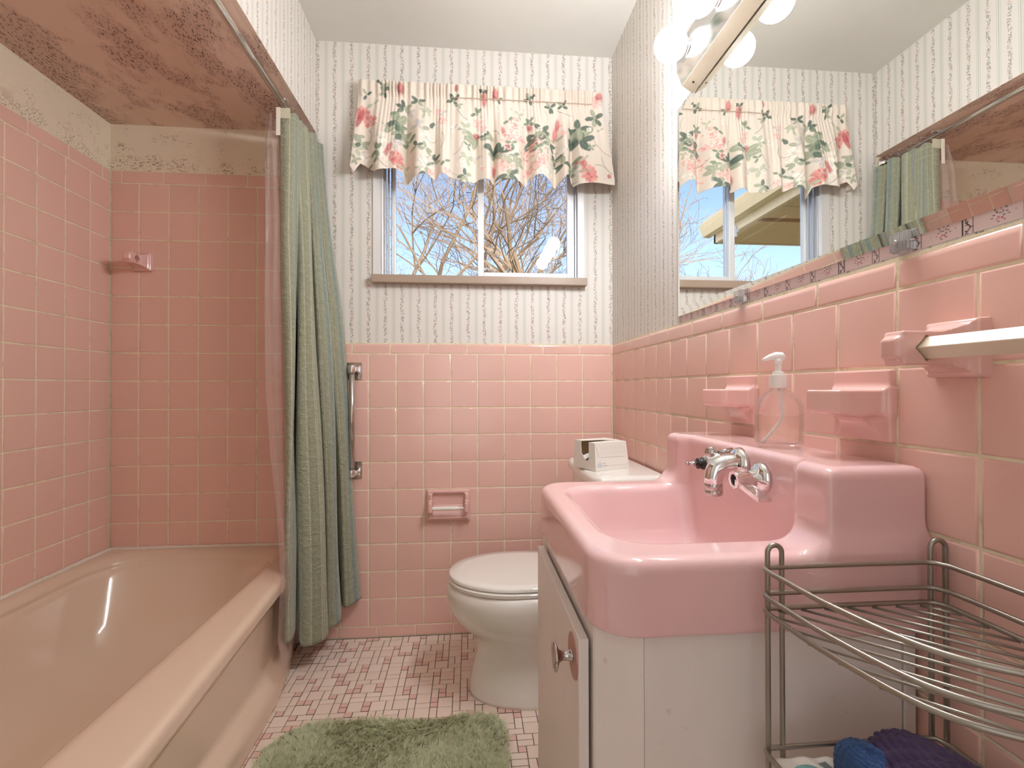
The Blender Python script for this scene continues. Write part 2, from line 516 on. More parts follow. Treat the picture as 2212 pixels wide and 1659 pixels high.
def liner_mat():
    m, b, out = begin('clear_vinyl')
    tr = nd('ShaderNodeBsdfTransparent'); gl = nd('ShaderNodeBsdfGlossy'); df = nd('ShaderNodeBsdfDiffuse'); tl = nd('ShaderNodeBsdfTranslucent')
    tr.inputs[0].default_value = (.93, .9, .89, 1); gl.inputs['Roughness'].default_value = .12
    df.inputs[0].default_value = lin(232, 214, 208); tl.inputs[0].default_value = lin(232, 214, 208)
    a1 = nd('ShaderNodeMixShader'); a1.inputs[0].default_value = .5
    NT.links.new(df.outputs[0], a1.inputs[1]); NT.links.new(tl.outputs[0], a1.inputs[2])
    a2 = nd('ShaderNodeMixShader'); put(a2.inputs[0], M('ADD', .16, M('MULTIPLY', NOISE(POS(), 14, 3), .22)))
    NT.links.new(tr.outputs[0], a2.inputs[1]); NT.links.new(a1.outputs[0], a2.inputs[2])
    a3 = nd('ShaderNodeMixShader'); a3.inputs[0].default_value = .07
    NT.links.new(a2.outputs[0], a3.inputs[1]); NT.links.new(gl.outputs[0], a3.inputs[2])
    NT.links.new(a3.outputs[0], out.inputs[0])
    return m
M_LINER = liner_mat()
def pane_mat():
    m, b, out = begin('window_glass')
    tr = nd('ShaderNodeBsdfTransparent'); gl = nd('ShaderNodeBsdfGlossy'); gl.inputs['Roughness'].default_value = .01
    fr = nd('ShaderNodeFresnel'); fr.inputs[0].default_value = 1.45
    mx = nd('ShaderNodeMixShader'); put(mx.inputs[0], fr.outputs[0])
    NT.links.new(tr.outputs[0], mx.inputs[1]); NT.links.new(gl.outputs[0], mx.inputs[2]); NT.links.new(mx.outputs[0], out.inputs[0])
    return m
M_PANE = pane_mat()
def thin_clear(name, tint, ior, share):
    m, b, out = begin(name)
    tr = nd('ShaderNodeBsdfTransparent'); tr.inputs[0].default_value = tint
    gl = nd('ShaderNodeBsdfGlass'); gl.inputs['Roughness'].default_value = 0; gl.inputs['IOR'].default_value = ior; gl.inputs[0].default_value = tint
    mx = nd('ShaderNodeMixShader'); mx.inputs[0].default_value = share
    NT.links.new(tr.outputs[0], mx.inputs[1]); NT.links.new(gl.outputs[0], mx.inputs[2]); NT.links.new(mx.outputs[0], out.inputs[0])
    return m
M_GLASS = thin_clear('clear_glass', (1, 1, 1, 1), 1.45, .40)
M_LIQUID = thin_clear('clear_soap', (.97, .955, .94, 1), 1.34, .45)
M_ACRYLIC = simple('clear_ribbed_acrylic', (.97, .97, .97, 1), .05, trans=.85, ior=1.4)
M_PUMP = simple('milky_plastic', lin(244, 242, 238), .3)
M_MIRROR = simple('mirror_silver', (.93, .95, .93, 1), .0, metal=1)
M_ALU = simple('mill_aluminium', lin(236, 236, 236), .3, metal=.3)
M_ALU_DARK = simple('grey_track', lin(186, 188, 194), .35, metal=.5)
M_SILL = simple('pinkish_tan_sill', lin(172, 150, 132), .35, bump=(40, .15, .001), vary=.2)
M_CARD = simple('white_card', lin(236, 230, 220), .55, bump=(500, .1, .0003))
M_CARD_IN = simple('brown_card', lin(150, 118, 82), .8)
M_TISSUE = simple('tissue_paper', lin(248, 246, 240), .9)
M_INK_BLUE = simple('pale_blue_ink', lin(120, 158, 200), .6)
M_INK_GREY = simple('grey_ink', lin(150, 146, 140), .6)
M_RUGBASE = simple('green_rug_backing', lin(176, 186, 150), .95)
def rug_mat():
    m, b, out = begin('sage_shag_pile')
    n = NOISE(POS(), 60, 3)
    c = MIX(n, lin(214, 216, 184), lin(240, 242, 218))
    df = nd('ShaderNodeBsdfDiffuse'); tl = nd('ShaderNodeBsdfTranslucent'); mx = nd('ShaderNodeMixShader'); mx.inputs[0].default_value = .5
    put(df.inputs[0], c); put(tl.inputs[0], c)
    NT.links.new(df.outputs[0], mx.inputs[1]); NT.links.new(tl.outputs[0], mx.inputs[2]); NT.links.new(mx.outputs[0], out.inputs[0])
    return m
M_RUG = rug_mat()
def knit_mat(name, c1, c2):
    m, b, out = begin(name)
    n = NOISE(POS(), 90, 4, .7)
    put(b.inputs['Base Color'], MIX(n, c1, c2)); b.inputs['Roughness'].default_value = .9; b.inputs['Sheen Weight'].default_value = .12
    put(b.inputs['Normal'], BUMP(NOISE(POS(), 350, 3), .7, .002))
    return m
M_PURPLE = knit_mat('purple_yarn', lin(38, 22, 54), lin(64, 43, 80))
M_BLUE = knit_mat('blue_yarn', lin(28, 52, 96), lin(50, 84, 132))
M_WIPES = simple('white_film_pack', lin(238, 232, 222), .3, bump=(40, .3, .003))
M_TEAL = simple('teal_plastic', lin(128, 182, 176), .35)
M_SLATE = simple('grey_printed_label', lin(120, 130, 128), .5)
M_BARK = simple('brown_bark', lin(150, 130, 106), .9, vary=.3)
M_EAVE = simple('beige_painted_boards', lin(214, 196, 158), .6)
M_EAVE_TRIM = simple('pale_gutter', lin(222, 210, 182), .4)
M_VENT = simple('brown_vent_strip', lin(150, 112, 74), .7)
M_GROUND = simple('winter_lawn', lin(150, 140, 105), .95, vary=.3)
M_HOUSE = simple('house_brick', lin(190, 170, 145), .9)
def bulb_mat():
    m, b, out = begin('glowing_globe')
    em = nd('ShaderNodeEmission'); em.inputs[0].default_value = (.93, .96, 1.0, 1); em.inputs[1].default_value = BULB_STRENGTH
    NT.links.new(em.outputs[0], out.inputs[0])
    return m
M_BULB = bulb_mat()

# ------------------------------------------------------------------ the room
def slab(name, a, b, mat, kind=True):
    mb = MB(); mb.box(a, b); o = mb.build(name, mat)
    return structure(o)
WX0, WX1, WZ0, WZ1 = -.387, .482, 1.457, 2.13       # window opening
TH = .12
WP = .0035                                         # wallpaper lies this far behind the tile faces
floor = slab('floor', (SOFF-.06, FRONT-.1, -.12), (RIGHT+TH, BACK+TH, -.0016), M_GROUT_FLOOR)
ceil_o = slab('ceiling', (SOFF, FRONT-.1, ZCEIL), (RIGHT+TH, BACK+TH, ZCEIL+.1), M_CEIL)
mb = MB()
mb.box((LEFT-TH, ALC0-.02, ZSOFF), (SOFF-.004, BACK+TH, ZSOFF+.02))
alc_ceil = structure(mb.build('ceiling_alcove', M_MOULD))
mb = MB(); mb.box((SOFF-.004, ALC0-.02, ZSOFF), (SOFF, BACK+.01, ZCEIL+.02))
soffit_wall = structure(mb.build('wall_soffit', M_PAPER_Y))
mb = MB(); mb.box((SOFF-.012, ALC0, ZSOFF-.0006), (SOFF+.0002, BACK, ZSOFF+.0002)); mb.build('edge_bead', M_MOULD, soffit_wall)
# back wall with the window hole
bw = MB(); y0, y1 = BACK+WP, BACK+TH
bw.box((SOFF, y0, -.1), (WX0, y1, ZCEIL+.05)); bw.box((WX1, y0, -.1), (RIGHT+TH, y1, ZCEIL+.05))
bw.box((WX0, y0, -.1), (WX1, y1, WZ0)); bw.box((WX0, y0, WZ1), (WX1, y1, ZCEIL+.05))
wall_back = structure(bw.build('wall_back', M_PAPER_X))
mb = MB(); mb.box((LEFT-TH, BACK+.006, 1.84), (SOFF, BACK+TH, ZSOFF+.02)); mb.box((LEFT-TH, BACK+.0062, -.1), (SOFF, BACK+TH, 1.84))
mb.build('plaster_strip', M_PLASTER, wall_back)
wall_right = structure((lambda m: (m.box((RIGHT+WP, FRONT-.1, -.1), (RIGHT+TH, BACK+.02, ZCEIL+.05)), m.build('wall_right', M_PAPER_Y))[1])(MB()))
mb = MB(); mb.box((LEFT-TH, ALC0-.1, -.1), (LEFT-.006, BACK+TH, ZSOFF+.02)); wall_left = structure(mb.build('wall_left', M_PLASTER))
mb = MB(); mb.box((LEFT-TH, ALC0-.1, -.1), (SOFF-.0, ALC0, ZSOFF+.02)); structure(mb.build('wall_alcove_end', M_PLASTER))
mb = MB(); mb.box((SOFF-.1, FRONT-.1, -.1), (SOFF, ALC0-.002, ZCEIL+.05)); structure(mb.build('wall_entry', M_PAPER_Y))
mb = MB()
mb.box((SOFF, FRONT-.1, -.1), (-.48, FRONT, ZCEIL+.05)); mb.box((.28, FRONT-.1, -.1), (RIGHT+TH, FRONT, ZCEIL+.05)); mb.box((-.48, FRONT-.1, 2.03), (.28, FRONT, ZCEIL+.05))
structure(mb.build('wall_front', M_PAPER_X))

mb = MB(); hy = FRONT-1.4  # unseen box added behind the front opening to keep the sun out
mb.box((-.9, hy-.1, -.1), (.7, hy, 2.5)); mb.box((-.9, hy, -.1), (-.8, FRONT-.1, 2.5)); mb.box((.6, hy, -.1), (.7, FRONT-.1, 2.5))
mb.box((-.9, hy, 2.4), (.7, FRONT-.1, 2.5)); mb.box((-.9, hy, -.12), (.7, FRONT-.1, -.01)); mb.box((-.9, FRONT-.11, -.1), (SOFF, FRONT-.09, 2.5))
structure(mb.build('wall_sun_block', simple('sun_block_paint', lin(225, 215, 200), .7)))
# grout beds behind the tiles
Z0, ZCAP, ZTOP = 1.0307, 1.1402, 1.1885           # a tile line, underside and top of the cap course
mb = MB(); mb.box((SOFF, BACK+.0014, 0), (RIGHT+.01, BACK+.01, ZTOP-.004)); mb.box((LEFT, BACK+.0014, .3), (SOFF, BACK+.008, 1.845)); mb.build('grout_bed', M_GROUT, wall_back)
mb = MB(); mb.box((RIGHT+.0014, FRONT, 0), (RIGHT+.01, BACK+.002, ZTOP-.004)); mb.build('grout_bed', M_GROUT, wall_right)
mb = MB(); mb.box((LEFT-.008, ALC0, .3), (LEFT-.0014, BACK+.002, 1.845)); mb.build('grout_bed', M_GROUT, wall_left)

TILE_MESH = {}
def tile_mesh(w, h, mat, top=0.0, t=.006, e=.0042):
    """glazed tile, local x width, local z height, face towards -y; top>0 rolls the upper edge back (cap)"""
    key = (round(w, 4), round(h, 4), mat.name, top)
    if key in TILE_MESH: return TILE_MESH[key]
    hw, hh = w/2, h/2
    v = []; nrm = []
    def ring(inx, dn, nz, ztop):
        for sx, sz in ((-1, -1), (1, -1), (1, 1), (-1, 1)):
            v.append((sx*(hw-inx), dn, (hh-ztop if sz > 0 else -(hh-inx))))
            a = Vector((sx*nz, -1, sz*nz)); nrm.append(a.normalized())
    tt = top if top else e
    ring(e, 0, .02, tt)
    ring(e*.4, .0006, .45, tt*.45)
    ring(0, .0022, 1.6, 0)
    ring(0, t, 3, 0)
    if top:      # bullnose roll of the upper edge
        for k, (d, zz) in enumerate(((0, top), (.0016, top*.42), (.0052, 0), (.0085, 0))):
            for i in (2, 3):
                x, _, _ = v[k*4+i]; v[k*4+i] = (x, d, hh-zz)
                nrm[k*4+i] = Vector((0, -1, (.03, .7, 2.5, 6)[k])).normalized()
    f = [(0, 1, 2, 3)]
    for k in range(3):
        for i in range(4):
            j = (i+1) % 4
            f.append((k*4+i, (k+1)*4+i, (k+1)*4+j, k*4+j))
    me = bpy.data.meshes.new('tile'); me.from_pydata([tuple(p) for p in v], [], f)
    bm = bmesh.new(); bm.from_mesh(me); bmesh.ops.recalc_face_normals(bm, faces=bm.faces)
    if bm.faces[:][0].normal.y > 0: bmesh.ops.reverse_faces(bm, faces=bm.faces)
    bm.to_mesh(me); bm.free()
    me.polygons.foreach_set('use_smooth', [True]*len(me.polygons))
    me.normals_split_custom_set_from_vertices([tuple(n) for n in nrm])
    me.materials.append(mat); TILE_MESH[key] = me
    return me
def put_tile(name, parent, face, u0, u1, z0, z1, mat, gap=.0022, top=0.0, tilt=.0011):
    w, h = u1-u0-gap, z1-z0-gap
    me = tile_mesh(w, h, mat, top)
    o = bpy.data.objects.new(name, me); COL.objects.link(o); o.parent = parent
    um, zm = (u0+u1)/2, (z0+z1)/2
    a, b = random.gauss(0, tilt), random.gauss(0, tilt)
    if face == 'back': o.location = (um, BACK, zm); rz = 0
    elif face == 'right': o.location = (RIGHT, um, zm); rz = -PI/2
    else: o.location = (LEFT, um, zm); rz = PI/2
    o.rotation_euler = (a, 0, rz+b)
    return o
def skip(face, u0, u1, z0, z1):
    um, zm = (u0+u1)/2, (z0+z1)/2
    if face == 'right':
        return .631 <= um <= .741 and .9218 <= zm <= 1.03 or .959 <= um <= 1.069 and .9218 <= zm <= 1.03
    return False
# main back wall and right wall: field tiles, cap course, base course
main_x = [.4735-k*P for k in range(11)]
edges_x = [RIGHT-.001]+[x for x in main_x if x > SOFF]+[SOFF]
rows_z = [ZCAP-k*P for k in range(11)]            # 1.1402 .. .0452
for k in range(10):
    for a, b in zip(edges_x[1:], edges_x[:-1]):
        put_tile('tile', wall_back, 'back', a, b, rows_z[k+1], rows_z[k], M_TILE)
caps = [-.61, -.4675, -.3171, -.1635, -.0078, .1496, .3072, .462, RIGHT-.001]
for a, b in zip(caps[:-1], caps[1:]): put_tile('cap_tile', wall_back, 'back', a, b, ZCAP, ZTOP, M_TILE, top=.016)
cove = [-.61, -.5226, -.3695, -.2173, -.0647, .0885, .2417, .395, RIGHT-.001]
for a, b in zip(cove[:-1], cove[1:]): put_tile('base_tile', wall_back, 'back', a, b, .001, rows_z[10], M_TILE)
right_y = [.5207+k*P for k in range(-9, 14)]
right_y = [y for y in right_y if y < BACK-.02]+[BACK-.001]
for k in range(10):
    for a, b in zip(right_y[:-1], right_y[1:]):
        if not skip('right', a, b, rows_z[k+1], rows_z[k]):
            put_tile('tile', wall_right, 'right', a, b, rows_z[k+1], rows_z[k], M_TILE)
cy = [.6289+.157*k for k in range(-7, 9)]; cy = [y for y in cy if y < BACK-.03]+[BACK-.001]
for a, b in zip(cy[:-1], cy[1:]):
    put_tile('cap_tile', wall_right, 'right', a, b, ZCAP, ZTOP, M_TILE, top=.016)
    put_tile('base_tile', wall_right, 'right', a+.03, min(b+.03, BACK-.001), .001, rows_z[10], M_TILE)
# tub alcove
alc_x = [LEFT+.001]+[-1.2724+k*.1092 for k in range(7)]; alc_x = [x for x in alc_x if x < SOFF-.03]+[SOFF-.0005]
ZA = 1.7968
alc_z = [ZA-k*P for k in range(13)]+[.372]
for k in range(13):
    for a, b in zip(alc_x[:-1], alc_x[1:]): put_tile('tile', wall_back, 'back', a, b, alc_z[k+1], alc_z[k], M_TILE_TUB, gap=.0026)
ac = [LEFT+.001, -1.3363, -1.1835, -1.0291, -.8735, -.72, SOFF-.0005]
for a, b in zip(ac[:-1], ac[1:]): put_tile('cap_tile', wall_back, 'back', a, b, ZA, 1.845, M_TILE_TUB, gap=.0026)
left_y = [1.561+k*P for k in range(-10, 4)]+[BACK-.001]
for k in range(13):
    for a, b in zip(left_y[:-1], left_y[1:]): put_tile('tile', wall_left, 'left', a, b, alc_z[k+1], alc_z[k], M_TILE_TUB, gap=.0026)
lc = [BACK-.001-.04]+[BACK-.041-.156*k for k in range(1, 10)]; lc = lc[::-1]+[BACK-.001]
for a, b in zip(lc[:-1], lc[1:]): put_tile('cap_tile', wall_left, 'left', a, b, ZA, 1.845, M_TILE_TUB, gap=.0026)
# caulk where tub meets tile
def bead(pts, r):
    mb = MB(); mb.tube(pts, r, 6); return mb
pts = [(LEFT+.002+x, BACK-.0045+RNG.normal(0, .0008), .3865+RNG.normal(0, .0008)) for x in np.linspace(0, .75, 90)]
bead(pts, .0078).build('caulk_bead', M_CAULK, wall_back, smooth=True)
pts = [(LEFT+.0055+RNG.normal(0, .0008), y, .3865+RNG.normal(0, .0008)) for y in np.linspace(ALC0+.01, BACK-.004, 140)]
bead(pts, .0078).build('caulk_bead', M_CAULK, wall_left, smooth=True)
bead([(RIGHT-.0015, BACK-.0015, z) for z in np.linspace(.02, ZTOP-.005, 30)], .003).build('corner_grout', M_GROUT, wall_back, smooth=True)
# border strip of wallpaper between mirror and tile
def border():
    y0, y1, z0, z1 = .10, 1.345, ZTOP-.001, 1.216
    nu, nv = 1250, 28
    Y = np.linspace(y0, y1, nu); Z = np.linspace(z0, z1, nv)
    YY, ZZ = np.meshgrid(Y, Z, indexing='ij')
    V = np.stack([np.full_like(YY, RIGHT+WP-.0006), YY, ZZ], -1).reshape(-1, 3)
    i, j = np.meshgrid(np.arange(nu-1), np.arange(nv-1), indexing='ij')
    F = np.stack([i*nv+j, i*nv+j+1, (i+1)*nv+j+1, (i+1)*nv+j], -1).reshape(-1, 4)
    C = np.tile(np.array(lin(228, 208, 206)[:3]), (nu*nv, 1))
    y = YY.ravel(); z = ZZ.ravel()
    per = .0665; ph = (y-.5274+per*8) % per
    dk = np.array(lin(48, 50, 48)[:3]); rose = np.array(lin(206, 110, 132)[:3]); gr = np.array(lin(98, 110, 104)[:3])
    ln = (np.abs(ph-.0005) < .0007) | (np.abs(ph-.0125) < .0007); C[ln] = dk
    vine = np.abs(ph-.0065-.0028*np.sin(z*2*PI/.016)) < .0009; C[vine] = dk
    for k in range(16):                                      # little leaves beside the vine, a spray between the boxes
        zz = 1.1885+(k % 8)*.0036; pp = .0065+.0028*math.sin(zz*2*PI/.016)+(.0026 if k % 2 else -.0026)
        C[((ph-pp)/.0013)**2+((z-zz)/.0008)**2 < 1] = dk
    mot = [(.035, .0068, .0017, .0015, rose), (.0385, .0082, .0015, .0013, rose), (.0405, .0062, .0012, .001, rose), (.033, .0095, .0013, .0011, gr), (.030, .0125, .0019, .0006, dk), (.0335, .0138, .0006, .0018, dk), (.037, .0128, .0018, .0006, dk),
           (.0402, .0142, .0007, .0016, dk), (.0435, .0118, .0016, .0006, dk), (.0425, .0172, .0013, .0005, dk), (.036, .0175, .0005, .0014, gr), (.028, .0095, .0012, .0005, gr), (.0458, .0085, .0012, .0005, gr), (.0305, .0168, .0009, .0005, dk),
           (.039, .0035, .0014, .0006, gr), (.0325, .004, .001, .0005, dk), (.021, .012, .0005, .0005, dk), (.053, .010, .0005, .0005, dk), (.057, .018, .0006, .0004, gr), (.018, .02, .0006, .0005, rose)]
    for dx, dz, a, b, c in mot:
        C[((ph-dx)/a)**2+((z-1.1885-dz)/b)**2 < 1] = c
    o = mesh_obj('wallpaper_border', V, F, M_BORDER, wall_right, smooth=False)
    ca = o.data.color_attributes.new('print', 'FLOAT_COLOR', 'POINT')
    ca.data.foreach_set('color', np.hstack([C, np.ones((len(C), 1))]).astype(np.float32).ravel())
    return o
border()

# ------------------------------------------------------------------ mosaic floor
U = .0235
def mosaic():
    nx, ny = int((RIGHT-SOFF+.06)/U), int((BACK-FRONT)/U)
    occ = np.zeros((nx, ny), int); out = []
    R = random.Random(11)
    cells = [(i, j) for i in range(nx-1) for j in range(ny-1)]; R.shuffle(cells)
    for tol in (0, 1, 2):                        # big squares first, kept apart from each other where possible
        for i, j in cells:
            if occ[i:i+2, j:j+2].any(): continue
            near = (occ[max(i-1, 0):i+3, max(j-1, 0):j+3] > 0).sum()
            if near <= (1, 2, 3)[tol] and R.random() < (1, .8, .5)[tol]:
                occ[i:i+2, j:j+2] = 1; out.append((i, j, 2, 2))
    for j in range(ny):
        for i in range(nx):
            if occ[i, j]: continue
            ok1 = i+1 < nx and not occ[i+1, j]; ok2 = j+1 < ny and not occ[i, j+1]
            o = R.random()
            if ok1 and ok2: w, h = (2, 1) if o < .36 else (1, 2) if o < .72 else (1, 1)
            elif ok1: w, h = (2, 1) if o < .58 else (1, 1)
            elif ok2: w, h = (1, 2) if o < .58 else (1, 1)
            else: w, h = 1, 1
            occ[i:i+w, j:j+h] = 2; out.append((i, j, w, h))
    return out
meshes = {}
def mos_mesh(w, h):
    if (w, h) in meshes: return meshes[(w, h)]
    mb = MB(); a, b = w*U/2-.0012, h*U/2-.0012; e = .0008
    mb.rings([[(-a, -b, -.0018), (a, -b, -.0018), (a, b, -.0018), (-a, b, -.0018)], [(-a, -b, -e), (a, -b, -e), (a, b, -e), (-a, b, -e)],
              [(-a+e, -b+e, 0), (a-e, -b+e, 0), (a-e, b-e, 0), (-a+e, b-e, 0)]], cap0=False)
    me = mb.mesh('tile'); me.materials.append(M_MOS_DEEP if (w, h) == (1, 1) else M_MOS_PALE); meshes[(w, h)] = me
    return me
cand = []; rest = MB()
X0F, Y0F = SOFF-.055, FRONT
for (i, j, w, h) in mosaic():
    cx, cyy = X0F+(i+w/2)*U, BACK-.002-(j+h/2)*U
    under = (cx < -.66 and cyy < 1.75) or (cx < -.61 and cyy < 1.45)
    vis = 1.24 < cyy and cx < .225 and not (-.52 < cx < .08 and cyy < 1.43) and not (cx > .02 and 1.52 < cyy < 1.74) and not under and not (cx < -.5 and cyy > 1.8)
    (cand if vis else []).append((w*h/cyy**2, cx, cyy, w, h)) if vis else None
    if not vis and not under:
        rest.cur = 1 if w*h == 1 else 0
        a, b = w*U/2-.0012, h*U/2-.0012
        rest.add([(cx-a, cyy-b, 0), (cx+a, cyy-b, 0), (cx+a, cyy+b, 0), (cx-a, cyy+b, 0)], [(0, 1, 2, 3)])
cand.sort(reverse=True)
for _, cx, cyy, w, h in cand[:300]:
    o = bpy.data.objects.new('tile', mos_mesh(w, h)); COL.objects.link(o); o.parent = floor
    o.location = (cx, cyy, random.uniform(-.0002, .0002)); o.rotation_euler = (random.gauss(0, .004), random.gauss(0, .004), random.gauss(0, .006))
for _, cx, cyy, w, h in cand[300:]:
    rest.cur = 1 if w*h == 1 else 0
    a, b = w*U/2-.0012, h*U/2-.0012
    rest.add([(cx-a, cyy-b, 0), (cx+a, cyy-b, 0), (cx+a, cyy+b, 0), (cx-a, cyy+b, 0)], [(0, 1, 2, 3)])
o = rest.build('tile_field', [M_MOS_PALE, M_MOS_DEEP], floor); o['kind'] = 'stuff'

# ------------------------------------------------------------------ window
win = bpy.data.objects.new('window_1', None); COL.objects.link(win); structure(win); OFF[win.name] = Vector((0, 0, 0))
yf = BACK-.004
mb = MB()
for (xa, xb) in ((WX0, -.345), (.452, WX1)):
    mb.bbox((xa, yf, WZ0), (xb, BACK+.095, WZ1), .002)
mb.bbox((WX0, yf, WZ1-.02), (WX1, BACK+.095, WZ1), .002)
for x in (-.349, .456): mb.bbox((x-.003, yf-.003, WZ0), (x+.003, BACK+.09, WZ1-.02), .001)
mb.build('window_frame', M_ALU, win)
mb = MB(); mb.bbox((WX0-.002, BACK-.034, WZ0-.034), (WX1+.004, BACK+.10, WZ0-.002), .003); mb.build('window_sill', M_SILL, win)
mb = MB()
for k in range(3): mb.bbox((-.344+k*.011, BACK+.012+k*.018, WZ0), (-.337+k*.011, BACK+.03+k*.018, WZ1-.02), .001)
for k in range(3): mb.bbox((.444-k*.011, BACK+.012+k*.018, WZ0), (.451-k*.011, BACK+.03+k*.018, WZ1-.02), .001)
mb.bbox((WX0+.03, BACK+.008, WZ0-.001), (WX1-.03, BACK+.09, WZ0+.006), .001)
mb.build('track', M_ALU_DARK, win)
def sash(x0, x1, yy, z0, z1, wl, wr, wb, mat):
    mb = MB()
    mb.bbox((x0, yy-.011, z0), (x0+wl, yy+.011, z1), .002); mb.bbox((x1-wr, yy-.011, z0), (x1, yy+.011, z1), .002)
    mb.bbox((x0+wl, yy-.011, z0), (x1-wr, yy+.011, z0+wb), .002); mb.bbox((x0+wl, yy-.011, z1-.02), (x1-wr, yy+.011, z1), .002)
    s = mb.build('sash', mat, win)
    g = MB(); g.box((x0+wl-.004, yy-.002, z0+wb-.004), (x1-wr+.004, yy+.002, z1-.016)); g.build('pane', M_PANE, s)
    return s
sash(-.318, .062, BACK+.062, WZ0+.004, WZ1-.022, .014, .016, .012, M_ALU)
s2 = sash(.036, .443, BACK+.032, WZ0+.006, WZ1-.022, .026, .03, .02, M_ALU)
mb = MB(); mb.bbox((.028, BACK+.012, 1.655), (.038, BACK+.03, 1.705), .002); mb.bbox((.024, BACK+.006, 1.675), (.032, BACK+.02, 1.69), .002)
mb.build('latch', M_ALU_DARK, s2)

# ------------------------------------------------------------------ bathtub
def build_tub():
    root = thing('bathtub', 'pinkish tan enamelled bathtub with rolled rim set in the tiled alcove', 'bathtub', (-1.0, 1.2, 0))
    def xo(y): return -.597+(1.55-y)*.065
    def foot(y): return -.5997-.28*np.maximum(y-1.43, 0)**2-.28*np.maximum(1.0-y, 0)**2
    def f(x, y, z):
        yb = np.maximum(y-(BACK-.003), ALC0+.004-y)
        xl = (LEFT+.003)-x
        rim = smax(smax(x-xo(y), z-.385, .022), .338-z, .010)
        ap = np.maximum(x-(np.minimum(xo(y), foot(y)+.004)-.040-(.34-z)*.02), z-.36)
        cb = smax(x-foot(y), z-.088+np.maximum(x-foot(y)+.03, 0)*.5, .03)
        b = smin(smin(rim, ap, .008), cb, .03)
        b = np.maximum(np.maximum(b, yb), np.maximum(xl, .002-z))
        t = np.clip(.385-z, -.1, .33)
        x0 = -1.328+t*.20; x1 = -.715-t*.30; ya = .56+t*.4; yc = 1.947-t*.62
        bx = np.maximum(x0-x, x-x1); by = np.maximum(ya-y, y-yc)
        bas = smax(bx, by, .17)*.92
        bas = smax(bas, .062-z, .13)
        return smax(b, -bas, .036)
    sdf_obj('tub_body', f, (LEFT-.015, ALC0-.012, -.012), (-.50, BACK+.012, .40), .0062, M_TUB, root)
    mb = MB()
    mb.lathe([(.001, .004), (.028, .003), (.03, 0)], 20, Matrix.Translation((-1.02, .80, .063))); mb.build('drain', M_CHROME_OLD, root, smooth=True)
    return root
build_tub()

# ------------------------------------------------------------------ ceramic bar post (shared shape)
def post_sdf(x, y, z):      # +x out of the wall, +y the side with the socket
    plate = rbox(x, y, z, (.004, 0, 0), (.011, .0335, .0345), .004)
    pyr = np.maximum(np.maximum(np.abs(y)-(.033-.42*x), np.abs(z)-(.034-.36*x)), np.maximum(x-.05, -x))
    arm = rbox(x, y, z, (.045, 0, 0), (.045, .0145, .0205), .003)
    tip = rbox(x, y, z, (.078, 0, 0), (.020, .0135, .0135), .006)
    d = smin(smin(smin(plate, pyr, .006), arm, .006), tip, .006)
    hole = np.maximum((np.abs(x-.060)+np.abs(z)-.0158)*.707, -.004-y)
    return np.maximum(np.maximum(d, -hole), -.002-x)
def post(parent, name, M4):
    return sdf_obj(name, post_sdf, (-.006, -.04, -.04), (.106, .04, .04), .0022, M_CERAMIC, parent, M4)
Mright = Matrix.Translation((RIGHT, .540, 1.049)) @ Matrix(((-1, 0, 0, 0), (0, -1, 0, 0), (0, 0, 1, 0), (0, 0, 0, 1)))
bar = thing('towel_bar', 'cream square towel bar held by a pink ceramic post on the tiled wall', 'towel bar', (RIGHT, .3, 1.049))
post(bar, 'post', Mright)
Mr2 = Matrix.Translation((RIGHT, .05, 1.049)) @ Matrix(((-1, 0, 0, 0), (0, 1, 0, 0), (0, 0, 1, 0), (0, 0, 0, 1)))
post(bar, 'post', Mr2)
mb = MB(); hd = .0135
mb.bm((lambda b: (bmesh.ops.create_cube(b, size=1), [setattr(v, 'co', Vector((v.co.x*.0192, v.co.y*.482, v.co.z*.0192))) for v in b.verts],
       bmesh.ops.bevel(b, geom=list(b.edges), offset=.0012, segments=2, profile=.5, affect='EDGES'), b)[-1])(bmesh.new()),
      Matrix.Translation((RIGHT-.060, .295, 1.049)) @ Matrix.Rotation(PI/4, 4, 'Y'))
mb.build('bar', M_IVORY, bar)
tb = thing('bar_bracket', 'pink ceramic bar bracket with empty diamond socket on the tub wall', 'bracket', (-1.256, BACK, 1.49))
post(tb, 'post', Matrix.Translation((-1.256, BACK, 1.49)) @ Matrix(((0, 1, 0, 0), (-1, 0, 0, 0), (0, 0, 1, 0), (0, 0, 0, 1))))

# ------------------------------------------------------------------ wall holders above the basin
def holder_sdf(x, y, z):    # x out of wall, y along wall
    plate = rbox(x, y, z, (.0, 0, -.005), (.0085, .0535, .0525), .003)
    ay = np.abs(y)
    sh = np.maximum(ay-(.0535-.30*x), ay*.62+x*.8-.0745)
    sh = smax(smax(sh, z-.018, .004), -.016-.10*(.05-np.abs(x-.04))-z, .008)
    br = np.maximum(np.maximum(ay-.028+.1*x, x-.042), np.maximum(z, -.046-z+x*1.0))
    d = smin(smin(plate, sh, .012), br, .02)
    h1 = np.hypot(x-.052, y)-.016
    d = smax(d, -np.maximum(h1, -.004-z), .004)
    return np.maximum(d, -.003-x)
for yc, lab in ((.6860, 'pink ceramic wall holder nearer the towel bar, right of the soap bottle'), (1.0145, 'pink ceramic wall holder behind the soap bottle, farther from the towel bar')):
    h = thing('wall_holder', lab, 'holder', (RIGHT, yc, .98), 'ceramic holders above the basin')
    sdf_obj('holder_body', holder_sdf, (-.006, -.06, -.064), (.098, .06, .054), .0026, M_CERAMIC, h,
            Matrix.Translation((RIGHT, yc, .9805)) @ Matrix(((-1, 0, 0, 0), (0, -1, 0, 0), (0, 0, 1, 0), (0, 0, 0, 1))))

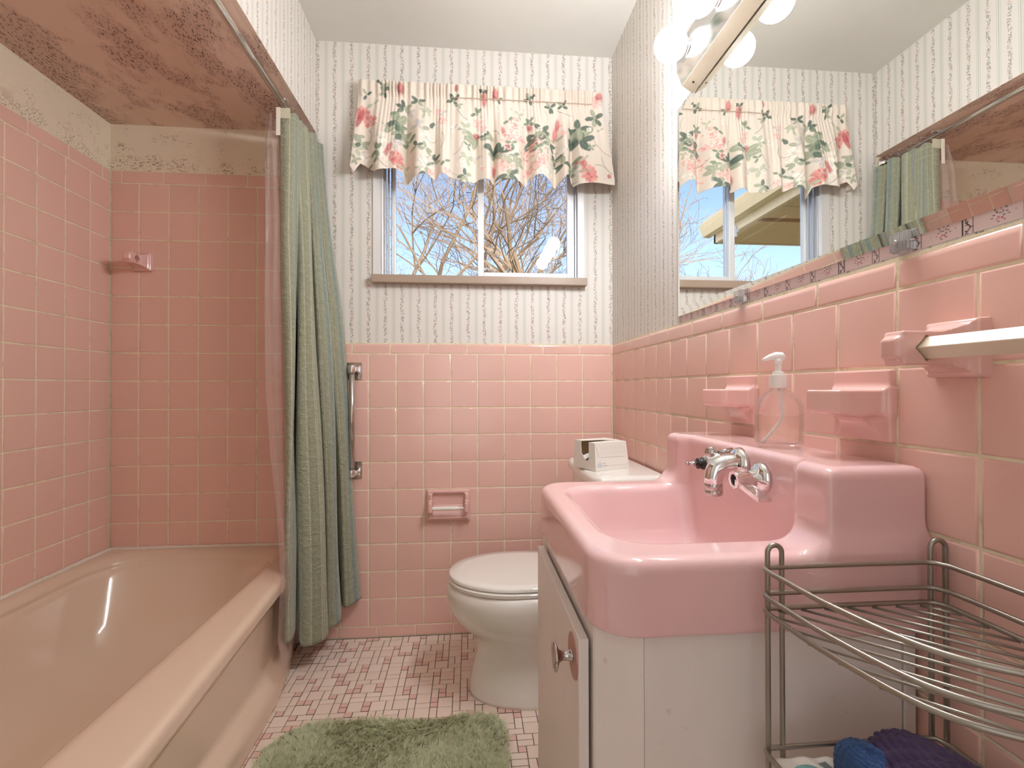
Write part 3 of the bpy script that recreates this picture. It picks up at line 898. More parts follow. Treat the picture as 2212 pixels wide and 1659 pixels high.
# ------------------------------------------------------------------ washbasin
def sink_sdf(x, y, z):
    yc, hy = .842, .258
    xf, xb = .155, .5985
    r = np.where(x < .4, .062, .006)
    d2 = rect2(x, y, (xf+xb)/2, yc, (xb-xf)/2, hy, r)
    body = smax(smax(d2, z-.788, .02), .690-z, .006)
    led = smax(smax(smax(d2, .460-x, .012), z-.8985, .018), .70-z, .01)
    under = smax(rect2(x, y, .345, .845, .160, .205, .05), np.maximum(z-.71, .632-z), .02)
    u = smin(smin(body, led, .045), under, .01)
    t = np.clip(.79-z, 0, .14)
    rb = np.where(x < .34, .07, .03)
    b2 = rect2(x, y, (.203+.480)/2+t*.12, .845, (.480-.203)/2-t*.16, .190-t*.35, rb)
    bas = smax(b2, .652-z, .07)
    s = smax(u, -bas, .016)
    return s
def build_sink():
    root = thing('washbasin', 'pink porcelain washbasin with raised faucet ledge on the white vanity cabinet', 'sink', (.38, .842, .69))
    sdf_obj('basin', sink_sdf, (.14, .57, .62), (.61, 1.115, .915), .0036, M_SINK, root)
    mb = MB(); mb.lathe([(.0005, .003), (.014, .002), (.021, .003), (.024, 0)], 24, Matrix.Translation((.37, .845, .6525))); mb.build('drain', M_CHROME, root, smooth=True)
    return root
build_sink()

# ------------------------------------------------------------------ faucet
def axis_M(loc, d):
    d = Vector(d).normalized(); q = Vector((0, 0, 1)).rotation_difference(d)
    return Matrix.Translation(loc) @ q.to_matrix().to_4x4()
fa = thing('faucet', 'chrome wall faucet with short spout and lever on the basin ledge', 'faucet', (.479, .80, .86))
XF = .4795
mb = MB(); mb.lathe([(.030, 0), (.029, .006), (.023, .013), (.015, .017), (.013, .020)], 28, axis_M((XF, .820, .866), (-1, 0, 0)))
mb.build('escutcheon', M_CHROME, fa, smooth=True)
mb = MB()
sp = catmull([(XF-.006, .820, .868), (XF-.022, .820, .867), (XF-.036, .820, .864), (XF-.046, .820, .857), (XF-.0498, .820, .846), (XF-.050, .820, .832)], 8)
mb.tube(sp, list(np.linspace(.019, .0150, len(sp))), 18)
mb.build('spout', M_CHROME, fa, smooth=True)
mb = MB(); mb.lathe([(.0142, -.008), (.0155, -.006), (.0155, 0), (.0146, .0005), (.0146, .001), (.0155, .0015), (.0155, .012), (.014, .014)], 24, Matrix.Translation((XF-.050, .82, .821)))
mb.build('aerator', M_CHROME_OLD, fa, smooth=True)
mb = MB(); mb.tube([(XF, .846, .8885), (XF-.026, .846, .884)], .0042, 10); mb.lathe([(.0005, .003), (.009, .003), (.0095, .0015), (.009, 0), (.0005, -.001)], 20, axis_M((XF-.040, .850, .884), (-.6, -.8, .1)))
mb.tube([(XF-.024, .846, .884), (XF-.040, .850, .884)], .002, 8)
mb.build('pop_up_rod', M_CHROME_OLD, fa, smooth=True)
# right hand valve with lever
mb = MB(); mb.lathe([(.0255, 0), (.025, .005), (.020, .011), (.013, .014), (.012, .024)], 28, axis_M((XF, .756, .854), (-1, 0, 0))); mb.build('escutcheon', M_CHROME, fa, smooth=True)
mb = MB()
mb.lathe([(.011, .010), (.0135, .016), (.0135, .030), (.0155, .046), (.015, .050), (.0095, .0495), (.009, .046)], 8, axis_M((XF, .756, .854), (-1, 0, -.05)), cap1=False)
lev = catmull([(XF-.040, .756, .848), (XF-.036, .734, .841), (XF-.030, .718, .833), (XF-.026, .708, .829)], 6)
R = []
for i, p in enumerate(lev):
    k = i/(len(lev)-1); w = .0075+.0035*k; t = .0045-.001*k
    R.append([(p[0]-w, p[1], p[2]-t), (p[0]+w, p[1], p[2]-t), (p[0]+w, p[1], p[2]+t), (p[0]-w, p[1], p[2]+t)])
mb.rings(R)
mb.build('lever_handle', M_CHROME, fa, angle=50)
mb = MB(); mb.lathe([(.0005, 0), (.0092, .0)], 12, axis_M((XF-.0455, .756, .8517), (-1, 0, -.05))); o = mb.build('valve_stem', M_DARK, fa)
# left hand valve, its lever gone
mb = MB(); mb.lathe([(.0255, 0), (.025, .004), (.019, .011), (.016, .022), (.012, .026)], 28, axis_M((XF, .903, .855), (-1, 0, 0))); mb.build('escutcheon', M_CHROME, fa, smooth=True)
mb = MB(); mb.lathe([(.011, .022), (.012, .026), (.012, .030), (.0095, .031), (.0095, .035), (.0105, .036), (.0105, .039), (.004, .040)], 16, axis_M((XF, .903, .855), (-1, 0, 0))); mb.build('packing_nut', M_DARK, fa, smooth=True)
mb = MB(); mb.lathe([(.0045, .036), (.0042, .052), (.003, .053), (.003, .058), (.0036, .059), (.003, .062)], 12, axis_M((XF, .903, .855), (-1, 0, 0))); mb.build('bare_stem', M_CHROME_OLD, fa, smooth=True)

# ------------------------------------------------------------------ soap bottle
def bottle():
    root = thing('soap_bottle', 'clear glass soap pump bottle half full on the pink basin ledge', 'soap bottle', (.535, .795, .8985))
    R = Matrix.Translation((.535, .795, .8985)) @ Matrix.Rotation(math.radians(-22), 4, 'Z')
    def ring(a, b, z, n=40, e=2.6):
        out = []
        for i in range(n):
            t = 2*PI*i/n; c, s = math.cos(t), math.sin(t)
            out.append(R @ Vector((a*abs(c)**(2/e)*(1 if c >= 0 else -1), b*abs(s)**(2/e)*(1 if s >= 0 else -1), z)))
        return out
    prof = [(.034, .019, .0), (.0375, .0225, .003), (.0385, .0235, .008), (.0385, .0235, .060), (.037, .0225, .072), (.0325, .020, .084), (.0245, .0165, .093), (.015, .0135, .0985), (.0118, .0118, .101), (.0115, .0115, .112)]
    mb = MB(); mb.rings([ring(a, b, z) for a, b, z in prof], True, False)
    inn = [(max(a-.0024, .009), max(b-.0024, .009), max(z, .007) if k < 3 else z) for k, (a, b, z) in enumerate(prof)]
    inn[0] = (.030, .016, .0065); inn[1] = (.0345, .0195, .0085); inn[2] = (.0361, .0211, .012)
    mb.rings([r[::-1] for r in [ring(a, b, z) for a, b, z in inn]], True, False)
    n0 = (len(prof)-1)*40; n1 = len(prof)*40+n0
    outer = [n0+i for i in range(40)]; inner = [n1+39-i for i in range(40)]
    mb.f += [(outer[i], outer[(i+1) % 40], inner[(i+1) % 40], inner[i]) for i in range(40)]; mb.mi += [0]*40
    mb.build('glass_body', M_GLASS, root, smooth=True)
    lq = [(.0297, .0157, .0068), (.0342, .0192, .0088), (.0358, .0208, .0122), (.0358, .0208, .055), (.0352, .0202, .0556)]
    mb = MB(); mb.rings([ring(a, b, z) for a, b, z in lq]); mb.build('liquid_soap', M_LIQUID, root, smooth=False, angle=40)
    T = R @ Matrix.Translation((0, 0, .103))
    mb = MB(); mb.lathe([(.0145, 0), (.0152, .002), (.0145, .022), (.0095, .0225), (.0095, .028), (.0052, .029), (.0048, .044), (.0062, .047)], 28, T)
    mb.build('pump_collar', M_PUMP, root, angle=40)
    mb = MB()
    noz = [(.010, 0, .050), (.004, 0, .0545), (-.004, 0, .0552), (-.013, 0, .0535), (-.021, 0, .0500), (-.025, 0, .0475)]
    mb.tube([T @ Vector(p) for p in noz], [.0045, .0075, .0072, .0050, .0034, .0026], 12)
    mb.lathe([(.006, .040), (.0068, .052)], 16, T); mb.build('pump_head', M_PUMP, root, smooth=True)
    mb = MB(); mb.tube([R @ Vector(p) for p in catmull([(.002, 0, .103), (.003, 0, .085), (.006, 0, .065), (.004, .001, .05), (-.006, .001, .034), (-.016, 0, .020), (-.024, 0, .010)], 6)], .0024, 10)
    mb.build('dip_tube', M_PUMP, root, smooth=True)
bottle()

# ------------------------------------------------------------------ vanity cabinet
def build_cabinet():
    root = thing('vanity_cabinet', 'cream painted vanity cabinet with one door under the pink basin', 'cabinet', (.38, .842, 0))
    z1 = .684
    mb = MB(); mb.prism([(.172, 1.085), (.172, .642), (.221, .606), (.590, .606), (.590, 1.085)], 0, .60); mb.build('carcass', M_CAB, root)
    mb = MB(); mb.bbox((.222, .6005, 0), (.576, .6062, z1), .001); mb.build('side_panel', M_CAB, root)
    mb = MB(); mb.bbox((.578, .5985, 0), (.594, .6062, z1-.004), .001); mb.build('filler_strip', M_CAB, root)
    mb = MB(); mb.prism([(.1675, .6385), (.2205, .600), (.2235, .604), (.1715, .643)], 0, z1); mb.build('corner_post', M_CAB, root)
    mb = MB()
    mb.bbox((.166, .640, 0), (.173, .676, z1), .001); mb.bbox((.166, 1.035, 0), (.173, 1.086, z1), .001)
    mb.bbox((.166, .676, .632), (.173, 1.035, z1), .001); mb.bbox((.166, .676, 0), (.173, 1.035, .07), .001)
    mb.build('face_frame', M_CAB, root)
    mb = MB(); mb.bbox((.1475, .647, .05), (.1615, 1.040, .661), .0015); d = mb.build('door', M_CAB, root)
    MK = axis_M((.1475, .682, .621), (-1, 0, 0))
    mb = MB(); mb.lathe([(.031, 0), (.0305, .0014), (.001, .0018)], 36, MK); mb.build('backplate', M_KNOBPLATE, d, smooth=False)
    mb = MB(); mb.lathe([(.0085, .001), (.0085, .004), (.0068, .005), (.0065, .016), (.009, .021), (.018, .0245), (.0205, .026), (.019, .0285), (.002, .0295)], 28, MK); mb.build('knob', M_CHROME_OLD, d, smooth=True)
build_cabinet()

# ------------------------------------------------------------------ toilet
def egg(xf, xb, hw, z, yc=1.62, n=56, xm=None, eb=2.6):
    xm = xf+(xb-xf)*.48 if xm is None else xm
    out = []
    for i in range(n):
        t = 2*PI*i/n; c, s = math.cos(t), math.sin(t)
        if c < 0: out.append((xm+(xm-xf)*c, yc+hw*s, z))
        else: out.append((xm+(xb-xm)*abs(c)**(2/eb), yc+hw*math.copysign(abs(s)**(2/eb), s), z))
    return out
def build_toilet():
    root = thing('toilet', 'white porcelain toilet with closed lid between vanity and back wall', 'toilet', (.2, 1.62, 0))
    secs = [(.0, .44, .125, .0), (.0, .44, .126, .012), (.004, .43, .118, .05), (.016, .42, .108, .10), (.0243, .41, .104, .1355), (.0213, .41, .108, .168), (.004, .415, .124, .20), (-.022, .42, .145, .222),
            (-.048, .43, .163, .25), (-.064, .435, .174, .28), (-.074, .44, .180, .315), (-.0765, .44, .181, .335), (-.074, .44, .179, .352), (-.068, .44, .174, .362), (-.055, .43, .165, .365)]
    mb = MB(); mb.rings([egg(a, b, w, z) for a, b, w, z in secs]); mb.build('bowl', M_WHITE, root, smooth=True)
    mb = MB(); mb.rings([egg(a, b, w, z) for a, b, w, z in [(-.06, .38, .163, .3655), (-.0695, .385, .172, .3675), (-.0705, .385, .173, .377), (-.066, .38, .169, .381)]])
    mb.build('seat', M_WHITE, root, angle=50)
    mb = MB(); mb.rings([egg(a, b, w, z) for a, b, w, z in [(-.062, .385, .165, .3835), (-.0685, .39, .171, .385), (-.0685, .39, .171, .3925), (-.064, .386, .167, .397), (-.03, .36, .14, .3985)]])
    mb.build('lid', M_WHITE, root, angle=50)
    # tank: D-shaped plan, flat against the wall
    def tank(x0, hw, z, n=48, r=.10):
        pts = []
        for i in range(n+1):
            t = -PI/2+PI*i/n
            c, s = math.cos(t), math.sin(t)
            pts.append((.40-(.40-x0)*abs(c)**.62, 1.62+hw*math.copysign(abs(s)**.62, s), z))
        return [(.588, 1.62+hw*1.0, z)]+pts[::-1]+[(.588, 1.62-hw*1.0, z)]
    mb = MB(); mb.rings([tank(x, w, z)[::-1] for x, w, z in [(.405, .175, .375), (.395, .19, .39), (.385, .205, .69), (.385, .205, .702)]]); mb.build('tank', M_WHITE, root, angle=45)
    mb = MB(); mb.rings([tank(x, w, z)[::-1] for x, w, z in [(.372, .216, .703), (.366, .222, .706), (.366, .222, .722), (.37, .218, .730), (.378, .21, .735), (.40, .19, .7365)]]); mb.build('tank_lid', M_WHITE, root, angle=45)
    for s in (-1, 1):
        mb = MB(); mb.bbox((.36, 1.62+s*.07-.02, .366), (.392, 1.62+s*.07+.02, .392), .004); mb.build('hinge', M_PLASTIC, root)
    for s in (-1, 1):
        mb = MB(); mb.lathe([(.016, 0), (.0155, .012), (.01, .02), (.001, .023)], 18, Matrix.Translation((.24, 1.62+s*.132, 0))); mb.build('bolt_cap', M_PLASTIC, root, smooth=True)
build_toilet()

# ------------------------------------------------------------------ tissue box on the tank
def build_tissue():
    zb = .7370
    root = thing('tissue_box', 'white and cream tissue box with torn slot on the toilet tank', 'tissue box', (.45, 1.60, zb))
    a = math.atan2(.057, .133)
    R = Matrix.Translation((.3985, 1.500, zb)) @ Matrix.Rotation(a, 4, 'Z')      # local x along the near face, y away
    W, Dp, Hh, tp = .138, .122, .088, .012
    mb = MB(); t = .0016
    A = lambda x, y, z: R @ Vector((x, y, z))
    # near, far and right faces lean in; left face and top carry the torn slot
    def sheet(pts, mat, nm):
        m = MB(); c = [A(*p) for p in pts]
        n = (c[1]-c[0]).cross(c[2]-c[0]).normalized()*t
        k = len(c)
        m.add(c+[p-n for p in c], [tuple(range(k)), tuple(range(2*k-1, k-1, -1))]+[((i+1) % k, i, k+i, k+(i+1) % k) for i in range(k)])
        return m.build(nm, mat, root)
    nx = tp
    sheet([(0, 0, 0), (W, 0, 0), (W-.004, nx, Hh), (.004, nx, Hh)], M_CARD, 'front_panel')
    sheet([(W, Dp, 0), (0, Dp, 0), (.004, Dp-nx*.3, Hh), (W-.004, Dp-nx*.3, Hh)], M_CARD, 'back_panel')
    sheet([(W, 0, 0), (W, Dp, 0), (W-.004, Dp-nx*.3, Hh), (W-.004, nx, Hh)], M_CARD, 'end_panel')
    sheet([(0, Dp, 0), (0, 0, 0), (.004, nx, Hh), (.004, nx+.030, Hh), (.001, nx+.026, .034), (.001, nx+.040, .026), (.001, nx+.066, .050), (.004, nx+.072, Hh), (.004, Dp-nx*.3, Hh)], M_CARD, 'slotted_panel')
    sheet([(.004, nx, Hh), (W-.004, nx, Hh), (W-.004, nx+.034, Hh), (W*.7, nx+.037, Hh), (.004, nx+.030, Hh)], M_CARD, 'top_flap')
    sheet([(.004, nx+.072, Hh), (W*.55, nx+.062, Hh), (W-.03, nx+.038, Hh), (W-.004, nx+.034, Hh), (W-.004, Dp-nx*.3, Hh), (.004, Dp-nx*.3, Hh)], M_CARD, 'top_flap')
    m = MB(); m.box((.003, .004, .001), (W-.003, Dp-.004, .0025), R); m.box((.004, Dp-.0085, .002), (W-.005, Dp-.0072, Hh-.004), R); m.build('brown_lining', M_CARD_IN, root)
    m = MB(); g = np.zeros((10, 10, 3))
    for i in range(10):
        for j in range(10):
            p = A(.006+i*(W-.014)/9, .016+j*(Dp-.034)/9, .036+.004*math.sin(i*1.7+j)+.003*math.cos(j*2.1)); g[i, j] = p
    m.grid(g); m.build('tissue', M_TISSUE, root, smooth=True)
    # print: pale envelope line, blue badge with the name, two words
    lean = math.atan2(nx, Hh)
    Fm = R @ Matrix.Rotation(PI/2-lean, 4, 'X')      # local x right, y up the near face, z out of it
    m = MB()
    def stroke(p, q, w=.0008):
        p, q = Vector(p), Vector(q); d = (q-p).normalized(); n = Vector((-d.y, d.x, 0))*w/2
        m.add([Fm @ (v+Vector((0, 0, .0004))) for v in (p-n, q-n, q+n, p+n)], [(0, 1, 2, 3)])
    stroke((.006, Hh-.004, 0), (.018, .042, 0)); stroke((.018, .042, 0), (W-.014, .040, 0)); stroke((.0, .014, 0), (W, .014, 0), .0005)
    for i in range(9):
        x = .022+i*.012
        stroke((x, .048, 0), (x+.010, .062, 0), .0003); stroke((x+.010, .048, 0), (x, .062, 0), .0003)
        stroke((x, .064, 0), (x+.010, .078, 0), .0003); stroke((x+.010, .064, 0), (x, .078, 0), .0003)
    m.build('pattern_print', M_INK_GREY, root)
    m = MB()
    c = Vector((.018, .0185, .0005))
    for r0 in (.0088,):
        hexo = [c+Vector((r0*math.cos(PI/6+k*PI/3), r0*math.sin(PI/6+k*PI/3), 0)) for k in range(6)]
        hexi = [c+Vector(((r0-.0011)*math.cos(PI/6+k*PI/3), (r0-.0011)*math.sin(PI/6+k*PI/3), 0)) for k in range(6)]
        m.add([Fm @ v for v in hexo+hexi], [(k, (k+1) % 6, 6+(k+1) % 6, 6+k) for k in range(6)])
    m.build('badge', M_INK_BLUE, root)
    for txt, size, px, py, mat, nm in (('Puffs', .0062, .0102, .0165, M_INK_BLUE, 'badge_lettering'), ('Plus', .0062, .031, .0205, M_INK_GREY, 'lettering'), ('Lotion', .0062, .031, .0135, M_INK_GREY, 'lettering')):
        me = text_mesh(txt, size, .00005); me.materials.clear(); me.materials.append(mat)
        me.transform(Fm @ Matrix.Translation((px, py, .0005))); me.transform(Matrix.Translation(-OFF[root.name]))
        ob = bpy.data.objects.new(nm, me); link(ob, root)
build_tissue()

# ------------------------------------------------------------------ toilet paper holder
def build_paper_holder():
    c = (-.083, BACK, .528)
    root = thing('paper_holder', 'pink ceramic toilet paper holder with bare white roller on back wall', 'paper holder', c)
    def f(x, y, z):      # y = out of wall
        pl = smax(rect2(x, z, 0, 0, .087, .0625, .004), y-.020-(-.0), .006)
        pl = smax(pl, -y-.001, .002)
        wedge = smax(rect2(x, z, 0, -.005, .078, .05, .004), y-.026, .006)
        d = smin(pl, wedge, .006)
        nich = smax(rect2(x, z, 0, .002, .066-.2*np.clip(.02-y, 0, .02), .047, .01), .004-y+np.maximum(-z, 0)*.30, .006)
        d = smax(d, -nich, .004)
        ear = rbox(np.abs(x), y, z, (.072, .030, -.002), (.0085, .030, .021), .006)
        d = smin(d, ear, .006)
        return np.maximum(d, -y-.002)
    sdf_obj('holder_body', f, (-.095, -.006, -.07), (.095, .068, .07), .0028, M_CERAMIC, root, Matrix.Translation(c) @ Matrix(((-1, 0, 0, 0), (0, -1, 0, 0), (0, 0, 1, 0), (0, 0, 0, 1))))
    mb = MB(); T = Matrix.Translation((c[0]-.063, BACK-.046, c[2]-.006)) @ Matrix.Rotation(PI/2, 4, 'Y')
    mb.lathe([(.007, 0), (.0078, .002), (.0078, .098), (.0072, .1), (.0042, .104), (.0038, .108), (.0038, .127)], 20, T); mb.build('roller', M_PLASTIC, root, smooth=True, angle=40)
build_paper_holder()

# ------------------------------------------------------------------ grab bar
def build_grab():
    root = thing('grab_bar', 'vertical chrome grab bar on the back wall beside the green curtain', 'grab bar', (-.456, BACK, .66))
    mb = MB(); yb = BACK-.050
    mb.tube([(-.4575, yb, 1.088), (-.4575, yb, .668)], .0112, 18); mb.build('rail', M_CHROME_OLD, root, smooth=True)
    for zc in (1.070, .674):
        mb = MB(); mb.bbox((-.487, BACK-.006, zc-.034), (-.428, BACK+.001, zc+.034), .002); pl = mb.build('wall_plate', M_CHROME_OLD, root)
        mb = MB(); zz = zc+(.006 if zc > 1 else -.006)
        mb.lathe([(.0135, -.014), (.0142, -.012), (.0142, .012), (.0135, .014)], 18, Matrix.Translation((-.4575, yb, zz)))
        mb.bbox((-.458, yb+.004, zz-.010), (-.440, BACK-.004, zz+.010), .002); mb.bbox((-.446, BACK-.014, zz-.016), (-.432, BACK-.004, zz+.016), .002)
        mb.build('clamp', M_CHROME, pl, angle=40)
        for dx, dz in ((-.001, .026), (.022, .004), (.022, -.014)):
            mb = MB(); mb.lathe([(.0028, 0), (.0022, .0016), (.0004, .002)], 10, axis_M((-.4575+dx, BACK-.006, zc+dz), (0, -1, 0))); mb.build('screw', M_CHROME, pl, smooth=True)
build_grab()

# ------------------------------------------------------------------ mirror, clips, light bar
MX = .5955
def build_mirror():
    y0, y1, z0, z1 = .334, 1.342, 1.206, 1.803
    root = thing('wall_mirror', 'large frameless wall mirror above the pink tiled wall and basin', 'mirror', (MX, .84, z0))
    b = .020
    mb = MB()
    xb = RIGHT+WP-.0008
    outer = [(MX+.004, y0, z0), (MX+.004, y1, z0), (MX+.004, y1, z1), (MX+.004, y0, z1)]
    inner = [(MX, y0+b, z0+b), (MX, y1-b, z0+b), (MX, y1-b, z1-b), (MX, y0+b, z1-b)]
    back = [(xb, y, z) for _, y, z in outer]
    mb.add(outer+inner+back, [(4, 7, 6, 5)]+[(i, 4+i, 4+(i+1) % 4, (i+1) % 4) for i in range(4)]+[(i, (i+1) % 4, 8+(i+1) % 4, 8+i) for i in range(4)]+[(8, 9, 10, 11)])
    o = mb.build('mirror_glass', M_MIRROR, root)
    bm = bmesh.new(); bm.from_mesh(o.data); bmesh.ops.recalc_face_normals(bm, faces=bm.faces); bm.to_mesh(o.data); bm.free()
    for yc in (.6146, 1.0142):
        mb = MB()
        mb.bbox((MX-.0075, yc-.014, z0-.016), (MX-.0015, yc+.014, z0+.010), .0015)
        for k in range(6): mb.box((MX-.0085, yc-.012+k*.0044, z0-.012), (MX-.0074, yc-.0098+k*.0044, z0+.009))
        mb.bbox((MX-.003, yc-.014, z0-.017), (RIGHT+WP-.001, yc+.014, z0-.002), .001)
        c = mb.build('clip', M_ACRYLIC, root)
        mb = MB(); mb.lathe([(.0032, 0), (.0028, .001), (.0005, .0014)], 12, axis_M((MX-.0085, yc+.002, z0-.004), (-1, 0, 0))); mb.build('screw', M_CHROME_OLD, c, smooth=True)
build_mirror()
def build_light():
    y0, y1, zc = .640, 1.232, 1.866
    root = thing('vanity_light', 'polished chrome light bar with round globe bulbs above the mirror', 'light', (.58, .945, zc))
    prof = [(.593, -.084), (.563, -.064), (.549, -.030), (.549, .030), (.563, .064), (.593, .084)]
    mb = MB()
    mb.rings([[(x, y, zc+z) for x, z in prof[1:-1]]+[(.590, y, zc+.06), (.590, y, zc-.06)] for y in (y0, y1)])
    o = mb.build('bar', M_CHROME, root)
    m2 = MB()
    for sg in (-1, 1):
        m2.rings([[(.563, y, zc+sg*.0642), (.593, y, zc+sg*.084), (.593, y, zc+sg*.060), (.5635, y, zc+sg*.060)] for y in (y0+.001, y1-.001)])
    o2 = m2.build('housing', M_IVORY, root)
    bm = bmesh.new(); bm.from_mesh(o2.data); bmesh.ops.recalc_face_normals(bm, faces=bm.faces); bm.to_mesh(o2.data); bm.free()
    bm = bmesh.new(); bm.from_mesh(o.data); bmesh.ops.recalc_face_normals(bm, faces=bm.faces); bm.to_mesh(o.data); bm.free()
    mb = MB(); mb.lathe([(.0035, 0), (.003, .0012), (.0005, .0018)], 10, axis_M((.578, 1.197, zc-.0745), (-.55, 0, -.83))); mb.build('screw', M_DARK, root, smooth=True)
    for k in range(4):
        yb = 1.172-.152*k; c = (.507, yb, zc)
        mb = MB(); mb.lathe([(.019, 0), (.019, .006), (.016, .008), (.013, .0085)], 24, axis_M((.549, yb, zc), (-1, 0, 0))); so = mb.build('socket', M_CHROME, root, smooth=True)
        mb = MB(); pr = [(.0405*math.sin(t), -.0405*math.cos(t)) for t in np.linspace(.32, PI-.001, 20)]
        mb.lathe(pr, 32, axis_M(c, (-1, 0, 0))); mb.build('bulb', M_BULB, so, smooth=True)
build_light()

# ------------------------------------------------------------------ valance
def stamp(C, A, B, cx, cy, a, b, ang, col, alpha=1.0, soft=.25):
    """soft ellipse of colour painted on cloth; (A, B) are cloth coordinates"""
    ca, sa = math.cos(ang), math.sin(ang)
    m = (np.abs(A-cx) < 1.3*max(a, b)) & (np.abs(B-cy) < 1.3*max(a, b))
    if not m.any(): return
    x, y = A[m]-cx, B[m]-cy
    d = np.sqrt(((x*ca+y*sa)/a)**2+((-x*sa+y*ca)/b)**2)
    w = np.clip((1-d)/soft, 0, 1)*alpha
    C[m] = C[m]*(1-w[:, None])+np.array(col)[None]*w[:, None]
RV = random.Random(5)
LGREEN, DGREEN, GREY = lin(156, 160, 138)[:3], lin(88, 102, 90)[:3], lin(196, 186, 176)[:3]
ROSE, DROSE, PALE = lin(220, 150, 142)[:3], lin(172, 76, 80)[:3], lin(238, 204, 194)[:3]
CREAM = lin(226, 213, 199)[:3]
def leaf(C, A, B, x, y, s, ang, col):
    stamp(C, A, B, x, y, s, s*.5, ang, col, .95)
    stamp(C, A, B, x, y, s*.9, s*.06, ang, tuple(min(1, c*1.7) for c in col), .6)
def twig(C, A, B, x, y, l, ang, col=LGREEN):
    for k in range(14):
        t = k/13; stamp(C, A, B, x+l*t*math.cos(ang+.5*t), y+l*t*math.sin(ang+.5*t), l*.06, .0012, ang+.7*t, col, .8)
def flower(C, A, B, x, y, s, kind):
    main, dark = {'rose': (ROSE, DROSE), 'pale': (PALE, ROSE), 'white': (lin(240, 232, 220)[:3], GREY)}[kind]
    for k in range(9):
        t = k*2*PI/9+RV.random()*.4; r = s*.55
        stamp(C, A, B, x+r*math.cos(t), y+r*math.sin(t), s*.42, s*.3, t, main if k % 3 else tuple(.5*(p+q) for p, q in zip(main, dark)), .85, .4)
    for k in range(6):
        t = RV.random()*6.28; stamp(C, A, B, x+s*.5*math.cos(t), y+s*.5*math.sin(t), s*.3, s*.05, t, dark, .6)
    stamp(C, A, B, x, y, s*.28, s*.24, 0, dark, .7, .6)
def hydrangea(C, A, B, x, y, s, ang, col=ROSE):
    for k in range(70):
        t = RV.gauss(0, .5); q = RV.gauss(0, .22)
        px, py = x+s*(t*math.cos(ang)-q*math.sin(ang)), y+s*(t*math.sin(ang)+q*math.cos(ang))
        stamp(C, A, B, px, py, .0055, .0045, 0, col if RV.random() < .5 else PALE, .75, .5)
def leaves(C, A, B, x, y, s, n=5, col=None, spread=1.0):
    for k in range(n):
        t = k*2*PI/n+RV.random(); c = col or (DGREEN if RV.random() < .6 else LGREEN)
        leaf(C, A, B, x+s*spread*math.cos(t), y+s*spread*math.sin(t), s, t, c)
